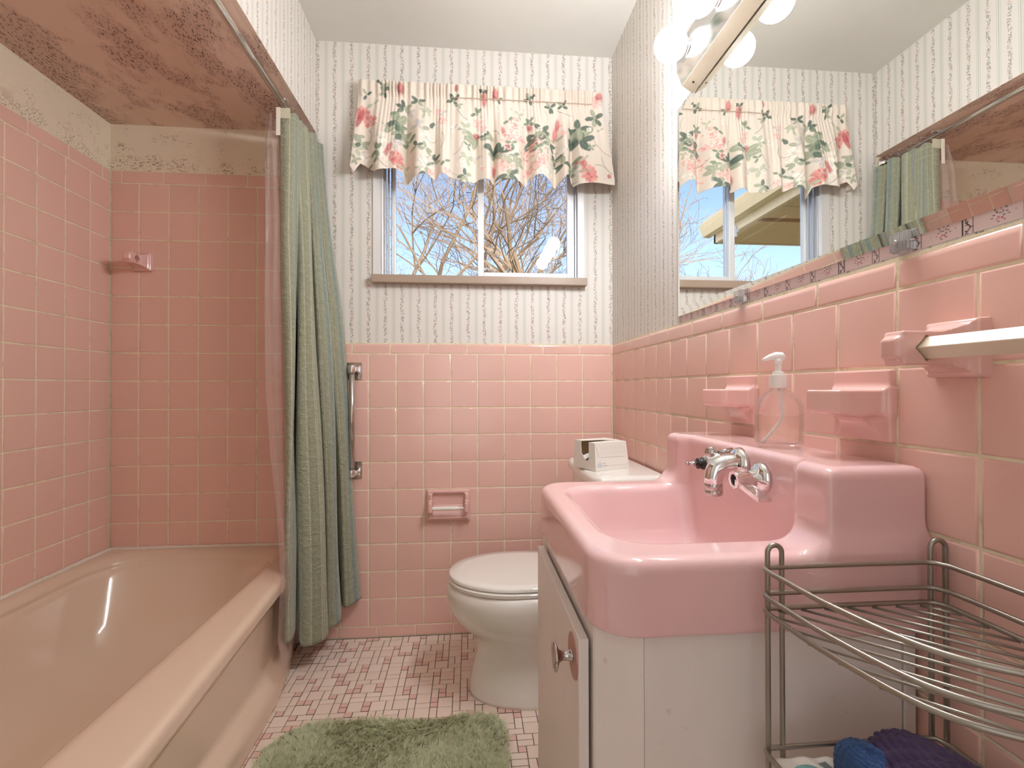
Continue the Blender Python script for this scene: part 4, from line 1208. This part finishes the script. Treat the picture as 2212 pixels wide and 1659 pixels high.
def build_valance():
    root = thing('window_valance', 'cream floral valance with pink roses and green leaves over the window', 'curtain', (.06, BACK-.06, 2.21))
    nu, nv = 620, 210
    bot = [(-.47, 1.872), (-.4607, 1.862), (-.4449, 1.842), (-.4271, 1.882), (-.4071, 1.876), (-.3628, 1.8385), (-.3119, 1.850), (-.2608, 1.847), (-.248, 1.807), (-.1643, 1.836), (-.1287, 1.8276), (-.1092, 1.8447), (-.0179, 1.802),
           (.038, 1.824), (.0908, 1.816), (.1239, 1.827), (.2307, 1.8174), (.2408, 1.8445), (.2912, 1.8497), (.3486, 1.815), (.4099, 1.8676), (.4268, 1.821), (.5919, 1.8235), (.61, 1.823)]
    bx, bz = np.array(bot).T
    s = np.linspace(0, 1, nu); t = np.linspace(0, 1, nv)
    S, T = np.meshgrid(s, t, indexing='ij')
    ret = .05                                       # share of s used by each return to the wall
    q = np.clip((S-ret)/(1-2*ret), 0, 1)
    ztop = 2.2155
    xt = -.4315+q*(.5465+.4315)
    xbm = -.4625+q*(.590+.4625)
    zb = np.interp(xbm, bx, bz)
    Z = ztop+(zb-ztop)*T
    k = np.clip((ztop-.064-Z)/.34, 0, 1)            # 0 in the gathered heading
    X = xt+(xbm-xt)*np.clip(k*1.12, 0, 1)
    head = np.clip(1-np.abs(Z-(ztop-.031))/.034, 0, 1)
    w = S*1.0
    ph = 2*PI*(w*58+.8*np.sin(w*37))
    pl = .0058*np.sin(ph)*(.35+.65*np.sqrt(np.clip(head, 0, 1)))*(1-k)
    # deep folds below the heading, edges where the scallops step
    fold = np.zeros_like(S)
    for xc, wd, am in ((-.40, .030, -.020), (-.345, .035, .022), (-.283, .028, .02), (-.246, .02, -.030), (-.19, .035, .026), (-.135, .02, -.020), (-.105, .025, .014), (-.02, .045, .022), (.02, .02, -.018), (.075, .03, .022), (.098, .012, -.034), (.16, .05, .022), (.232, .02, -.034), (.285, .035, .02), (.352, .02, -.030), (.385, .025, .020), (.418, .016, -.034), (.50, .06, .018)):
        fold += 1.35*am*np.exp(-((X-xc)/wd)**2)
    fold = fold*np.clip(k*1.7, 0, 1)
    micro = .0022*np.sin(ph*.5)*np.exp(-k*7)
    Y = BACK-.052-.022*k-pl-fold-micro-.004*head
    # returns at the two ends
    e = np.where(S < ret, (ret-S)/ret, np.where(S > 1-ret, (S-1+ret)/ret, 0))
    Y = Y+(BACK-.001-Y)*np.clip(e, 0, 1)
    X = X-np.where(S < ret, 1, 0)*e*.004+np.where(S > 1-ret, 1, 0)*e*.003
    V = np.stack([X, Y, Z], -1).reshape(-1, 3)
    i, j = np.meshgrid(np.arange(nu-1), np.arange(nv-1), indexing='ij')
    F = np.stack([i*nv+j, i*nv+j+1, (i+1)*nv+j+1, (i+1)*nv+j], -1).reshape(-1, 4)
    A = X.ravel().copy(); B = Z.ravel()
    A = A-.16*(fold.ravel())                          # print slides a little round the folds
    C = np.tile(np.array(CREAM), (nu*nv, 1))
    # motifs, read off the cloth from left to right
    for x, y, s_ in ((-.415, 2.08, .035), (-.385, 2.05, .03)): flower(C, A, B, x, y, s_, 'rose')
    stamp(C, A, B, -.425, 2.06, .045, .012, 1.2, DROSE, .8)
    for x, y, s_, n in ((-.28, 2.03, .032, 4), (.455, 2.02, .032, 4), (.04, 1.985, .034, 2), (.27, 2.01, .03, 2), (.115, 1.935, .034, 3), (-.28, 2.045, .024, 4), (-.265, 2.0, .022, 5), (-.42, 1.965, .018, 5), (-.255, 2.11, .018, 5), (-.20, 2.14, .016, 4), (-.40, 2.155, .012, 3), (-.33, 2.17, .014, 4), (-.34, 2.195, .014, 3),
                        (-.155, 2.03, .018, 2), (-.205, 1.94, .014, 4), (-.14, 1.905, .016, 5), (-.02, 2.03, .015, 2), (.03, 2.0, .026, 3), (.115, 1.93, .025, 4), (.175, 1.89, .024, 6), (.15, 1.84, .024, 5), (.29, 2.03, .022, 4),
                        (.325, 1.985, .018, 4), (.265, 1.99, .024, 3), (.445, 2.05, .024, 5), (.45, 2.0, .03, 4), (.51, 2.10, .022, 5), (.33, 2.14, .014, 5), (.245, 2.17, .014, 4), (.38, 2.15, .013, 4), (.355, 1.93, .014, 6), (.375, 1.90, .015, 5), (.12, 2.16, .010, 3), (-.06, 2.15, .016, 4), (.055, 2.18, .014, 3), (-.17, 1.84, .016, 4), (-.02, 1.83, .016, 5)):
        leaves(C, A, B, x, y, s_, n)
    for x, y, s_ in ((-.345, 1.97, .03), (-.35, 1.935, .032), (-.325, 1.90, .022), (-.17, 1.985, .03), (-.16, 1.94, .026), (-.155, 1.885, .03), (-.19, 1.87, .024), (-.02, 2.04, .022), (.05, 2.02, .022), (.325, 1.87, .026), (.385, 1.955, .026), (.15, 2.0, .02), (-.40, 1.91, .025), (.28, 1.86, .02)): flower(C, A, B, x, y, s_, 'white')
    for x, y, s_ in ((-.105, 2.06, .02), (-.12, 2.1, .015), (.035, 2.06, .022), (.055, 2.03, .018), (.36, 2.06, .02), (.38, 2.03, .016), (.13, 1.895, .024), (.165, 1.875, .02), (.135, 1.87, .02), (.105, 1.88, .016), (-.09, 1.85, .02), (-.15, 1.85, .018), (.52, 2.17, .03), (-.40, 1.87, .014)): flower(C, A, B, x, y, s_, 'pale')
    for x, y, a, b, an in ((-.312, 1.935, .026, .014, 1.1), (-.322, 1.915, .018, .012, 1.4), (.447, 1.915, .022, .02, .4), (.46, 1.90, .014, .018, 0), (.352, 2.03, .014, .036, 0), (.36, 2.07, .010, .03, 0), (.245, 2.06, .012, .028, .3), (.135, 2.02, .010, .03, .2), (.565, 1.857, .012, .012, 0), (.10, 1.865, .01, .028, 0), (.03, 2.005, .012, .02, .5), (.06, 2.155, .012, .04, 0), (-.27, 2.185, .02, .03, .2), (-.05, 2.2, .01, .02, 0), (.105, 2.18, .016, .03, 0), (.53, 2.19, .02, .02, 0)):
        stamp(C, A, B, x, y, a, b, an, DROSE, .8, .5); stamp(C, A, B, x+a*.2, y+b*.2, a*.6, b*.6, an, ROSE, .6, .5)
    for x, y, s_ in ((-.285, 1.895, .034), (-.275, 1.875, .028), (.475, 1.865, .036), (.485, 1.845, .03)): flower(C, A, B, x, y, s_, 'rose')
    for x, y, s_, an in ((.185, 2.06, .07, 1.3), (.155, 1.98, .05, 1.2), (.255, 1.96, .06, .9), (.285, 1.91, .05, 1.0), (.255, 1.88, .04, .7), (.21, 2.0, .03, .5)): hydrangea(C, A, B, x, y, s_, an)
    for x, y, l, an in ((-.33, 2.02, .07, .2), (-.36, 1.90, .06, -1.3), (-.11, 1.95, .06, 1.0), (-.06, 1.92, .05, .4), (-.08, 1.86, .07, -1.0), (.42, 2.01, .06, .2), (.50, 2.0, .09, -1.2), (.53, 1.93, .08, -1.4), (.56, 1.88, .06, 2.4), (.31, 1.99, .06, -1.0), (.40, 1.87, .05, -1.3), (.36, 2.13, .06, -.8), (.24, 1.88, .06, .6), (-.03, 1.96, .05, .9), (-.20, 2.05, .06, .7)): twig(C, A, B, x, y, l, an, DGREEN if RV.random() < .5 else LGREEN)
    for k in range(46):
        x, y = RV.uniform(-.45, .58), RV.uniform(1.85, 2.13)
        c = RV.choice((LGREEN, lin(176, 180, 156)[:3], lin(120, 134, 112)[:3], lin(190, 184, 180)[:3]))
        leaves(C, A, B, x, y, RV.uniform(.009, .017), RV.choice((2, 3, 4)), c)
    for k in range(14): twig(C, A, B, RV.uniform(-.42, .54), RV.uniform(1.86, 2.12), RV.uniform(.03, .06), RV.uniform(-2, 2), RV.choice((LGREEN, DGREEN)))
    for k in range(10): flower(C, A, B, RV.uniform(-.42, .54), RV.uniform(1.86, 2.12), RV.uniform(.010, .018), RV.choice(('white', 'pale', 'white')))
    C = np.clip(C, 0, 1)
    o = mesh_obj('cloth', V, F, M_FLORAL, root)
    ca = o.data.color_attributes.new('print', 'FLOAT_COLOR', 'POINT')
    ca.data.foreach_set('color', np.hstack([C, np.ones((len(C), 1))]).astype(np.float32).ravel())
    md = o.modifiers.new('thickness', 'SOLIDIFY'); md.thickness = .0012; md.offset = 1
    mb = MB(); xs = np.linspace(-.07, .50, 60); xm = .5*(xs[1:]+xs[:-1])
    mb.tube([(x, BACK-.0605-.001*math.sin(x*90), 2.1585-.006*(x-.2)**2) for x in xs], .0016, 6); mb.build('heading_seam', simple('seam_thread', lin(186, 164, 146), .9), root)
    mb = MB(); mb.tube([(-.428, BACK-.004, 2.185), (-.428, BACK-.045, 2.185), (.543, BACK-.045, 2.185), (.543, BACK-.004, 2.185)], .006, 8); mb.build('rod', M_PLASTIC, root)
build_valance()

# ------------------------------------------------------------------ shower rod, curtain, liner, hooks
ROD = (-.645, 1.995)
rodt = thing('shower_rod', 'chrome shower curtain rod running under the mouldy tub ceiling', 'rod', (ROD[0], 1.2, ROD[1]))
mb = MB(); mb.tube([(ROD[0], ALC0+.002, ROD[1]), (ROD[0], BACK-.002, ROD[1])], .0125, 20); mb.build('tube', M_CHROME, rodt, smooth=True)
for yy, d in ((BACK, -1), (ALC0, 1)):
    mb = MB(); mb.lathe([(.028, 0), (.027, .006), (.016, .012), (.0145, .022)], 24, axis_M((ROD[0], yy, ROD[1]), (0, d, 0))); mb.build('flange', M_CHROME, rodt, smooth=True)
TOPC = [(-.672, 1.772), (-.652, 1.738), (-.612, 1.745), (-.600, 1.80), (-.655, 1.830), (-.622, 1.800), (-.592, 1.84), (-.65, 1.890), (-.605, 1.865), (-.582, 1.90), (-.645, 1.945), (-.595, 1.920), (-.572, 1.955), (-.625, 1.984)]
MIDC = [(-.648, 1.79), (-.634, 1.722), (-.606, 1.728), (-.645, 1.88), (-.604, 1.770), (-.575, 1.760), (-.550, 1.80), (-.600, 1.905), (-.548, 1.845), (-.520, 1.885), (-.570, 1.960), (-.520, 1.905), (-.490, 1.945), (-.505, 1.985)]
BOTC = [(-.598, 1.70), (-.600, 1.650), (-.586, 1.664), (-.604, 1.757), (-.592, 1.745), (-.560, 1.752), (-.500, 1.79), (-.560, 1.905), (-.515, 1.845), (-.482, 1.885), (-.515, 1.970), (-.468, 1.91), (-.425, 1.950), (-.440, 1.985)]
HEM = [.170, .170, .168, .20, .115, .100, .115, .12, .115, .125, .16, .16, .175, .165]
def build_curtain():
    root = thing('shower_curtain', 'sage green striped shower curtain drawn to the back wall', 'shower curtain', (-.6, 1.88, 1.9))
    per = 14
    a, b, c = catmull(TOPC, per), catmull(MIDC, per), catmull(BOTC, per)
    hem = catmull([(h, 0) for h in HEM], per)[:, 0]
    nu = len(a); nv = 150; zt = 1.962
    t = np.linspace(0, 1, nv)
    pts = np.zeros((nu, nv, 3))
    arc = np.concatenate([[0], np.cumsum(np.linalg.norm(np.diff(b, axis=0), axis=1))])
    for j, tt in enumerate(t):
        if tt < .45: k = tt/.45; k = k*k*(3-2*k)*.6+.4*k; p = a*(1-k)+b*k
        else: k = (tt-.45)/.55; p = b*(1-k)+c*k
        sway = .004*np.sin(tt*9+arc*30)*np.minimum(tt*4, 1)
        pts[:, j, 0] = p[:, 0]+sway; pts[:, j, 1] = np.minimum(p[:, 1]+sway*.5, BACK-.004)
        scal = .006*np.cos(arc/arc[-1]*2*PI*7)*(1-min(1, tt*8))
        pts[:, j, 2] = zt+scal+(hem-zt)*tt
    V = pts.reshape(-1, 3)
    i, j = np.meshgrid(np.arange(nu-1), np.arange(nv-1), indexing='ij')
    F = np.stack([i*nv+j, (i+1)*nv+j, (i+1)*nv+j+1, i*nv+j+1], -1).reshape(-1, 4)
    o = mesh_obj('cloth', V, F, M_CURTAIN, root)
    uv = o.data.uv_layers.new(name='UVMap')
    uu = np.repeat(arc/.55, nv); vv = np.tile(t*1.9, nu)
    li = np.zeros(len(o.data.loops), np.int32); o.data.loops.foreach_get('vertex_index', li)
    uv.data.foreach_set('uv', np.stack([uu[li], vv[li]], 1).astype(np.float32).ravel())
    md = o.modifiers.new('thickness', 'SOLIDIFY'); md.thickness = .0016; md.offset = 0
    # seam lines of the header band
    for dz in (.016, .050):
        mb = MB(); mb.tube([(p[0]-.0002, p[1]-.0012, zt-dz) for p in a[10:]], .0012, 5); mb.build('header_seam', simple('curtain_thread', lin(176, 182, 140), .9), root)
    return root
build_curtain()
def build_liner():
    root = thing('shower_liner', 'clear vinyl shower liner hanging over the tub rim beside the green curtain', 'shower curtain', (-.66, 1.72, 1.9))
    rows = [  # z, leading edge (x, y), middle (x, y), trailing edge (x, y)
        (1.955, (-.700, 1.745), (-.682, 1.735), (-.668, 1.765)), (1.86, (-.698, 1.715), (-.682, 1.715), (-.664, 1.755)), (1.55, (-.676, 1.665), (-.664, 1.69), (-.648, 1.750)), (1.30, (-.672, 1.650), (-.662, 1.68), (-.640, 1.745)),
        (1.0, (-.668, 1.650), (-.652, 1.68), (-.634, 1.74)), (.80, (-.650, 1.645), (-.638, 1.68), (-.628, 1.735)), (.62, (-.622, 1.630), (-.622, 1.67), (-.620, 1.735)), (.50, (-.605, 1.610), (-.608, 1.66), (-.612, 1.735)),
        (.40, (-.589, 1.580), (-.596, 1.64), (-.604, 1.735)), (.33, (-.587, 1.565), (-.595, 1.635), (-.606, 1.735)), (.22, (-.588, 1.555), (-.600, 1.63), (-.612, 1.735)), (.13, (-.578, 1.570), (-.596, 1.63), (-.612, 1.735)), (.085, (-.574, 1.60), (-.592, 1.645), (-.612, 1.735))]
    g = []
    for z, a, b, c in rows: g.append([(a[0], a[1], z), (b[0], b[1], z), (c[0], c[1], z)])
    g = np.array(g); nz, nu = 110, 26
    zi = np.linspace(0, len(rows)-1, nz)
    cols = [np.stack([np.interp(zi, range(len(rows)), g[:, k, d]) for d in range(3)], -1) for k in range(3)]
    pts = np.zeros((nu, nz, 3))
    for i in range(nu):
        u = i/(nu-1)
        w0, w1, w2 = (1-u)*(1-2*u) if False else max(0, 1-2*u), 1-abs(2*u-1), max(0, 2*u-1)
        p = cols[0]*w0+cols[1]*w1+cols[2]*w2
        p = p.copy(); p[:, 0] += .003*np.sin(u*16+zi*.5)*np.clip(zi/2, 0, 1); p[:, 1] += .004*np.sin(u*11+zi*.8)
        pts[i] = p
    mb = MB(); mb.grid(pts); o = mb.build('vinyl_sheet', M_LINER, root, smooth=True)
    mb = MB(); mb.box((-.662, 1.7255, 1.875), (-.648, 1.7265, 1.972)); mb.build('care_tag', simple('white_label', lin(236, 228, 214), .7), root)
    mb = MB(); mb.box((-.664, 1.733, 1.938), (-.618, 1.7345, 1.974)); mb.build('reinforced_tab', simple('clear_tab', lin(206, 200, 176), .3), root)
    return root
build_liner()
HOOKY = [1.742, 1.795, 1.845, 1.893, 1.936]
def build_hook():
    root = thing('curtain_hook', '', 'curtain hook', (ROD[0], 0, ROD[1]), 'beaded hooks on the shower rod')
    mb = MB(); pts = []
    for k in range(22):
        t = -2.2+k*(4.6/21); pts.append((ROD[0]+.020*math.sin(t)*1.15, .003*math.sin(t*2), ROD[1]-.002+.0185*math.cos(t)))
    pts.append((ROD[0]+.006, .002, ROD[1]-.040)); mb.tube(pts, .0013, 6); mb.tube([pts[0], (ROD[0]-.012, .001, ROD[1]-.040)], .0013, 6)
    mb.build('wire', M_CHROME_OLD, root, smooth=True)
    mb = MB()
    for k in range(5):
        t = -.35+k*.28; mb.lathe([(.0004, -.0032), (.0028, -.0016), (.0032, 0), (.0028, .0016), (.0004, .0032)], 10, Matrix.Translation((ROD[0]+.0215*math.sin(t), 0, ROD[1]+.0185*math.cos(t))))
    mb.build('roller_bead', M_CHROME, root, smooth=True)
    return root
hk = build_hook()
kids = list(hk.children)
ORD = ['frontmost beaded hook, clear of the curtain header', 'second beaded hook from the front above the green curtain', 'middle beaded hook above the green curtain', 'fourth beaded hook from the front above the curtain', 'rearmost beaded hook, next to the back wall']
for k, yy in enumerate(HOOKY):
    if k == 0: r = hk
    else:
        r = hk.copy(); COL.objects.link(r)
        for c in kids:
            d = c.copy(); COL.objects.link(d); d.parent = r
    r.location = (ROD[0], yy, ROD[1]); r['label'] = ORD[k]; r.rotation_euler = (0, 0, random.uniform(-.2, .2)+(.35 if k == 0 else 0))

# ------------------------------------------------------------------ wire shelf
def build_rack():
    root = thing('wire_shelf', 'grey wire corner shelf standing beside the vanity against the tile', 'shelf', (.47, .45, 0))
    YB, RW = .555, .003
    def loop(xa, xb, nm, ya=YB):
        r = (xb-xa)/2; xm = (xa+xb)/2
        pts = [(xa, ya, 0), (xa, ya, .4), (xa, ya, .812-r)]+[(xm-r*math.cos(t), ya, .812-r+r*math.sin(t)) for t in np.linspace(0, PI, 14)[1:-1]]+[(xb, ya, .812-r), (xb, ya, .4), (xb, ya, 0)]
        mb = MB(); mb.tube(pts, .0031, 10); mb.build(nm, M_STEEL, root, smooth=True)
    loop(.358, .376, 'upright'); loop(.5715, .592, 'upright')
    mb = MB(); xw, ye = .582, .305
    pts = [(xw, ye-.005, 0), (xw, ye-.005, .79)]+[(xw, ye+.005-.010*math.cos(t), .79+.010*math.sin(t)) for t in np.linspace(0, PI, 10)[1:-1]]+[(xw, ye+.015, .79), (xw, ye+.015, 0)]
    mb.tube(pts, .0031, 10); mb.build('upright', M_STEEL, root, smooth=True)
    front = catmull([(.358, .5535), (.350, .545), (.351, .51), (.3565, .45), (.377, .372), (.418, .331), (.48, .309), (.54, .302), (.570, .300), (.5775, .305)], 6)
    def ring(z):
        pts = [(x, y, z) for x, y in front]+[(.5785, .32, z), (.5785, .50, z), (.5775, .535, z), (.571, .549, z), (.558, .5525, z), (.45, .5535, z)]
        mb = MB(); mb.tube(pts, RW, 10, closed=True); return mb
    for z in (.786, .755, .737, .570, .539, .521):
        ring(z).build('rim_wire', M_STEEL, root, smooth=True)
    # diagonal shelf wires, all parallel
    def inside(x, y): return x > np.interp(y, front[::-1, 1], front[::-1, 0]) if y > .31 else False
    poly = np.array([(x, y) for x, y in front]+[(.5785, .32), (.5785, .535), (.571, .549), (.45, .5535)])
    def pin(x, y):
        c = False; n = len(poly)
        for i in range(n):
            x1, y1 = poly[i]; x2, y2 = poly[(i+1) % n]
            if (y1 > y) != (y2 > y) and x < (x2-x1)*(y-y1)/(y2-y1)+x1: c = not c
        return c
    for zb in (.734, .518):
        for k in range(13):
            # line x + y*s = const
            x0 = .548-k*.0298
            line = [(x0+.9*t, .5535-.92*t) for t in np.linspace(-.02, .32, 700)]
            ins = [p for p in line if pin(*p)]
            if len(ins) < 20: continue
            mb = MB(); mb.tube([(*ins[0], zb), (*ins[-1], zb)], .0017, 8); mb.build('shelf_wire', M_STEEL, root, smooth=True)
    return root
build_rack()
# things on the lower shelf
def knit(name, label, c, R, rot, mat, seed, n=(150, 110)):
    nu, nv = n
    u = np.linspace(0, 2*PI, nu, endpoint=False); v = np.linspace(-PI/2, PI/2, nv)
    Uu, Vv = np.meshgrid(u, v, indexing='ij')
    e = .7
    cu, su, cv, sv = np.cos(Uu), np.sin(Uu), np.cos(Vv), np.sin(Vv)
    sg = lambda a: np.sign(a)*np.abs(a)**e
    X, Y, Z = sg(cu)*sg(cv), sg(su)*sg(cv), sg(sv)
    rib = np.abs(np.sin(Uu*9))**.5; st = np.abs(np.sin(Vv*17+np.where(np.sin(Uu*9) > 0, .7, 0)))
    d = 1+.07*(rib*.6+st*.5)+.05*np.sin(Uu*2+seed)*np.cos(Vv*3+seed)
    V = np.stack([X*R[0]*d, Y*R[1]*d, Z*R[2]*d], -1).reshape(-1, 3)
    Rm = np.array(rot.to_matrix()); V = V@Rm.T+np.array(c)
    i, j = np.meshgrid(np.arange(nu), np.arange(nv-1), indexing='ij')
    F = np.stack([i*nv+j, ((i+1) % nu)*nv+j, ((i+1) % nu)*nv+j+1, i*nv+j+1], -1).reshape(-1, 4)
    o = mesh_obj(name, V, F, mat)
    return tag(o, label, 'knitwear')
from mathutils import Euler
knit('knit_bundle', 'purple knitted bundle on the lower wire shelf beside the tile', (.513, .468, .560), (.083, .046, .040), Euler((0, math.radians(24), math.radians(-20))), M_PURPLE, 1.0)
knit('knit_bundle', 'small blue knitted bundle tucked behind the purple one', (.437, .495, .564), (.022, .034, .042), Euler((0, math.radians(-8), math.radians(10))), M_BLUE, 2.4, (90, 80))
def wipes():
    root = thing('wipes_pack', 'white soft wipes pack with teal flip lid on the lower shelf', 'wipes pack', (.38, .49, .53))
    nu, nv = 40, 30; g = np.zeros((nu, nv, 3)); g2 = np.zeros((nu, nv, 3))
    for i in range(nu):
        for j in range(nv):
            a, b = i/(nu-1)*2-1, j/(nv-1)*2-1
            e = (1-abs(a)**4)*(1-abs(b)**4)
            x = .402+.046*a*(1-.06*(1-e)); y = .498+.050*b
            h = .014*max(e, 0)**.22+.0012*math.sin(a*9+b*4)
            g[i, j] = (x, y, .549+h+.004*b-.003*a); g2[i, j] = (x, y, .549-h*1.2+.004*b-.003*a)
    m = MB(); m.grid(g); m.grid(g2[::-1]); m.build('film_pack', M_WIPES, root, smooth=True)
    m = MB(); R = Matrix.Translation((.380, .512, .5640)) @ Euler((.10, .08, .3)).to_matrix().to_4x4()
    m.lathe([(.022, -.003), (.022, .003), (.018, .006), (.001, .007)], 28, R, sx=1.0, sy=.72); m.build('flip_lid', M_TEAL, root, smooth=True)
    m = MB(); m.bbox((.020, -.010, .0005), (.040, .012, .0025), .0006, R); m.build('printed_label', M_SLATE, root)
wipes()

# ------------------------------------------------------------------ rug
def build_rug():
    x0, x1, y0, y1, r = -.548, .103, .98, 1.468, .11
    root = thing('bath_rug', 'shaggy sage green bath rug with rounded corners on the mosaic floor', 'rug', (-.22, 1.22, 0))
    poly = []
    for cx, cyy, a0 in ((x1-r, y1-r, 0), (x0+r, y1-r, PI/2), (x0+r, y0+r, PI), (x1-r, y0+r, 1.5*PI)):
        for k in range(9): t = a0+k*PI/16; poly.append((cx+r*math.cos(t), cyy+r*math.sin(t)))
    mb = MB(); mb.prism(poly, .0012, .008); mb.build('backing', M_RUGBASE, root)
    n = 36000
    rg = np.random.default_rng(3)
    x = rg.uniform(x0, x1, n*2); y = rg.uniform(y0, y1, n*2)
    d = rect2(x, y, (x0+x1)/2, (y0+y1)/2, (x1-x0)/2, (y1-y0)/2, r)
    keep = (d < -.003) & ((y > 1.18) | (rg.random(n*2) < .35)); x, y, d = x[keep], y[keep], d[keep]; n = len(x)
    # pile direction flows in swirls
    ang = 2.2*np.sin(x*9+1)+2.0*np.cos(y*11+x*6)+rg.normal(0, .5, n)
    L = rg.uniform(.024, .036, n)*(.8+.25*np.sin(x*14)*np.cos(y*17)); lean = rg.uniform(.35, 1.1, n)
    w = rg.uniform(.0016, .0032, n)
    # blades gather into tufts that share a length, a lean and a tip
    cs = .0085; gi, gj = np.floor(x/cs).astype(int), np.floor(y/cs).astype(int)
    key = (gi*7919+gj*104729) % 4096
    tb = rg.random((4096, 4))
    ang = ang+(tb[key, 0]-.5)*2.0; L = L*(.66+.6*tb[key, 1]); lean = lean*(.6+.8*tb[key, 2])
    tx, ty = (gi+.5+(tb[key, 3]-.5)*.6)*cs, (gj+.5+(tb[key, 0]-.5)*.6)*cs
    dx, dy = np.cos(ang), np.sin(ang)
    base = np.stack([x, y, np.full(n, .007)], 1)
    s1 = base+np.stack([dx*L*lean*.25, dy*L*lean*.25, L*.55], 1)
    tip = base+np.stack([dx*L*lean*.85, dy*L*lean*.85, L*(1-.42*lean)+.004], 1)+np.stack([(tx-x)*.75, (ty-y)*.75, np.zeros(n)], 1)
    sx, sy = -np.sin(ang+rg.normal(0, .8, n)), np.cos(ang)
    side = np.stack([sx, sy, np.zeros(n)], 1)*w[:, None]
    V = np.stack([base-side, base+side, s1+side*.9, s1-side*.9, tip], 1).reshape(-1, 3)
    b = np.arange(n)*5
    tri = np.concatenate([np.stack([b, b+1, b+2], 1), np.stack([b, b+2, b+3], 1), np.stack([b+3, b+2, b+4], 1)])
    o = mesh_obj('shag_pile', V, tri, M_RUG, root, smooth=False); o['kind'] = 'stuff'
build_rug()

# ------------------------------------------------------------------ outdoors
structure((lambda m: (m.box((-20, BACK+.4, -.9), (20, 40, -.6)), m.build('ground', M_GROUND))[1])(MB()))
def tree(name, label, x, y, h, seed, spread=.6, group='bare trees beyond the window', r0=.11):
    R = random.Random(seed); mb = MB()
    def grow(p, d, L, r, depth):
        n = 3; pts = [p.copy()]; rs = [r]
        q = p.copy(); dd = d.copy()
        for k in range(n):
            dd = (dd+Vector((R.gauss(0, .12), R.gauss(0, .12), R.gauss(.03, .07)))).normalized()
            q = q+dd*(L/n); pts.append(q.copy()); rs.append(max(r*(1-.35*(k+1)/n), .003))
        mb.tube(pts, rs, 5 if depth < 3 else 3, caps=False)
        if depth >= 7 or r < .0028: return
        kids = 2 if depth < 1 else R.choice((2, 3, 3))
        for k in range(kids):
            t = R.uniform(.45, 1) if k else 1
            i = min(int(t*n), n); bp = pts[i]
            side = Vector((R.gauss(0, 1), R.gauss(0, 1), R.gauss(.1, .45))).normalized()
            nd2 = (dd*(1-spread*.62)+side*spread*.75).normalized()
            if nd2.z < -.05: nd2.z = abs(nd2.z)*.3
            grow(bp, nd2, L*R.uniform(.62, .86), r*R.uniform(.52, .68), depth+1)
    grow(Vector((x, y, -.6)), Vector((R.gauss(0, .1), R.gauss(0, .06), 1)).normalized(), h*.32, r0, 0)
    o = mb.build(name, M_BARK); tag(o, label, 'tree', group)
for args in (('tall bare tree centred in the right window pane', 1.15, 8.2, 7.0, 4, .62, .12), ('bare tree with leaning limbs at the left pane edge', -1.15, 8.6, 7.2, 9, .6, .09), ('slender bare tree behind the left window pane', -.2, 9.8, 7.6, 21, .62, .09),
             ('bare tree at the right edge of the window', 2.3, 10.2, 7.5, 33, .6, .10), ('distant bare tree behind the window meeting rail', .6, 13.5, 9.0, 45, .62, .11), ('bare tree seen in the mirror under the eave', -4.6, 9.6, 5.6, 52, .6, .07),
             ('bare tree seen in the mirror left of the eave', -3.2, 10.6, 6.6, 61, .6, .07), ('small dense bare tree far behind the eave', -6.0, 11.2, 5.2, 77, .62, .06)):
    tree('bare_tree', args[0], *args[1:5], spread=args[5], r0=args[6])
def build_eave():
    root = thing('house_eave', 'beige boarded roof eave with gutter seen through the window in the mirror', 'eave', (-2.4, 3.5, 2.4))
    X1, Y0, Y1, z = -1.21, BACK+.5, 4.5, 2.41
    mb = MB(); mb.box((-5.2, Y0, z+.006), (X1, Y1, z+.03)); mb.build('soffit_deck', M_VENT, root)
    for k in range(13):
        x = X1-.02-k*.30; m = MB(); m.bbox((x-.296, Y1-.62, z-.004), (x, Y1, z+.008), .002); m.build('soffit_board', M_EAVE, root)
    for k in range(8):
        y = Y1-.70-k*.26; m = MB(); m.bbox((-5.2, y-.256, z-.004), (X1, y, z+.008), .002); m.build('soffit_board', M_EAVE, root)
    m = MB(); m.bbox((-5.2, Y1-.695, z-.006), (X1, Y1-.63, z+.006), .002); m.build('vent_strip', M_VENT, root)
    m = MB(); m.bbox((X1-.02, Y0, z-.01), (X1+.02, Y1+.02, z+.10), .004); m.bbox((-5.2, Y1-.02, z-.01), (X1+.02, Y1+.02, z+.14), .004); m.build('fascia', M_EAVE_TRIM, root)
    m = MB(); m.rings([[(X1+.022, y, z+.07), (X1+.09, y, z+.075), (X1+.115, y, z+.14), (X1+.13, y, z+.185), (X1+.022, y, z+.19)] for y in (Y0, Y1+.10)]); m.build('gutter', M_EAVE_TRIM, root)
    m = MB(); m.add([(X1+.10, Y0, z+.19), (X1+.10, Y1+.1, z+.19), (-5.2, Y1+.1, z+1.55), (-5.2, Y0, z+1.55), (X1+.10, Y0, z+.22), (X1+.10, Y1+.1, z+.22), (-5.2, Y1+.1, z+1.6), (-5.2, Y0, z+1.6)],
                    [(0, 1, 2, 3), (4, 7, 6, 5), (0, 4, 5, 1), (1, 5, 6, 2), (2, 6, 7, 3), (3, 7, 4, 0)]); m.build('roof_slope', M_HOUSE, root)
    m = MB(); m.box((-5.2, Y0, -.6), (-2.2, Y1-.55, z)); m.build('house_wall', M_HOUSE, root)
build_eave()
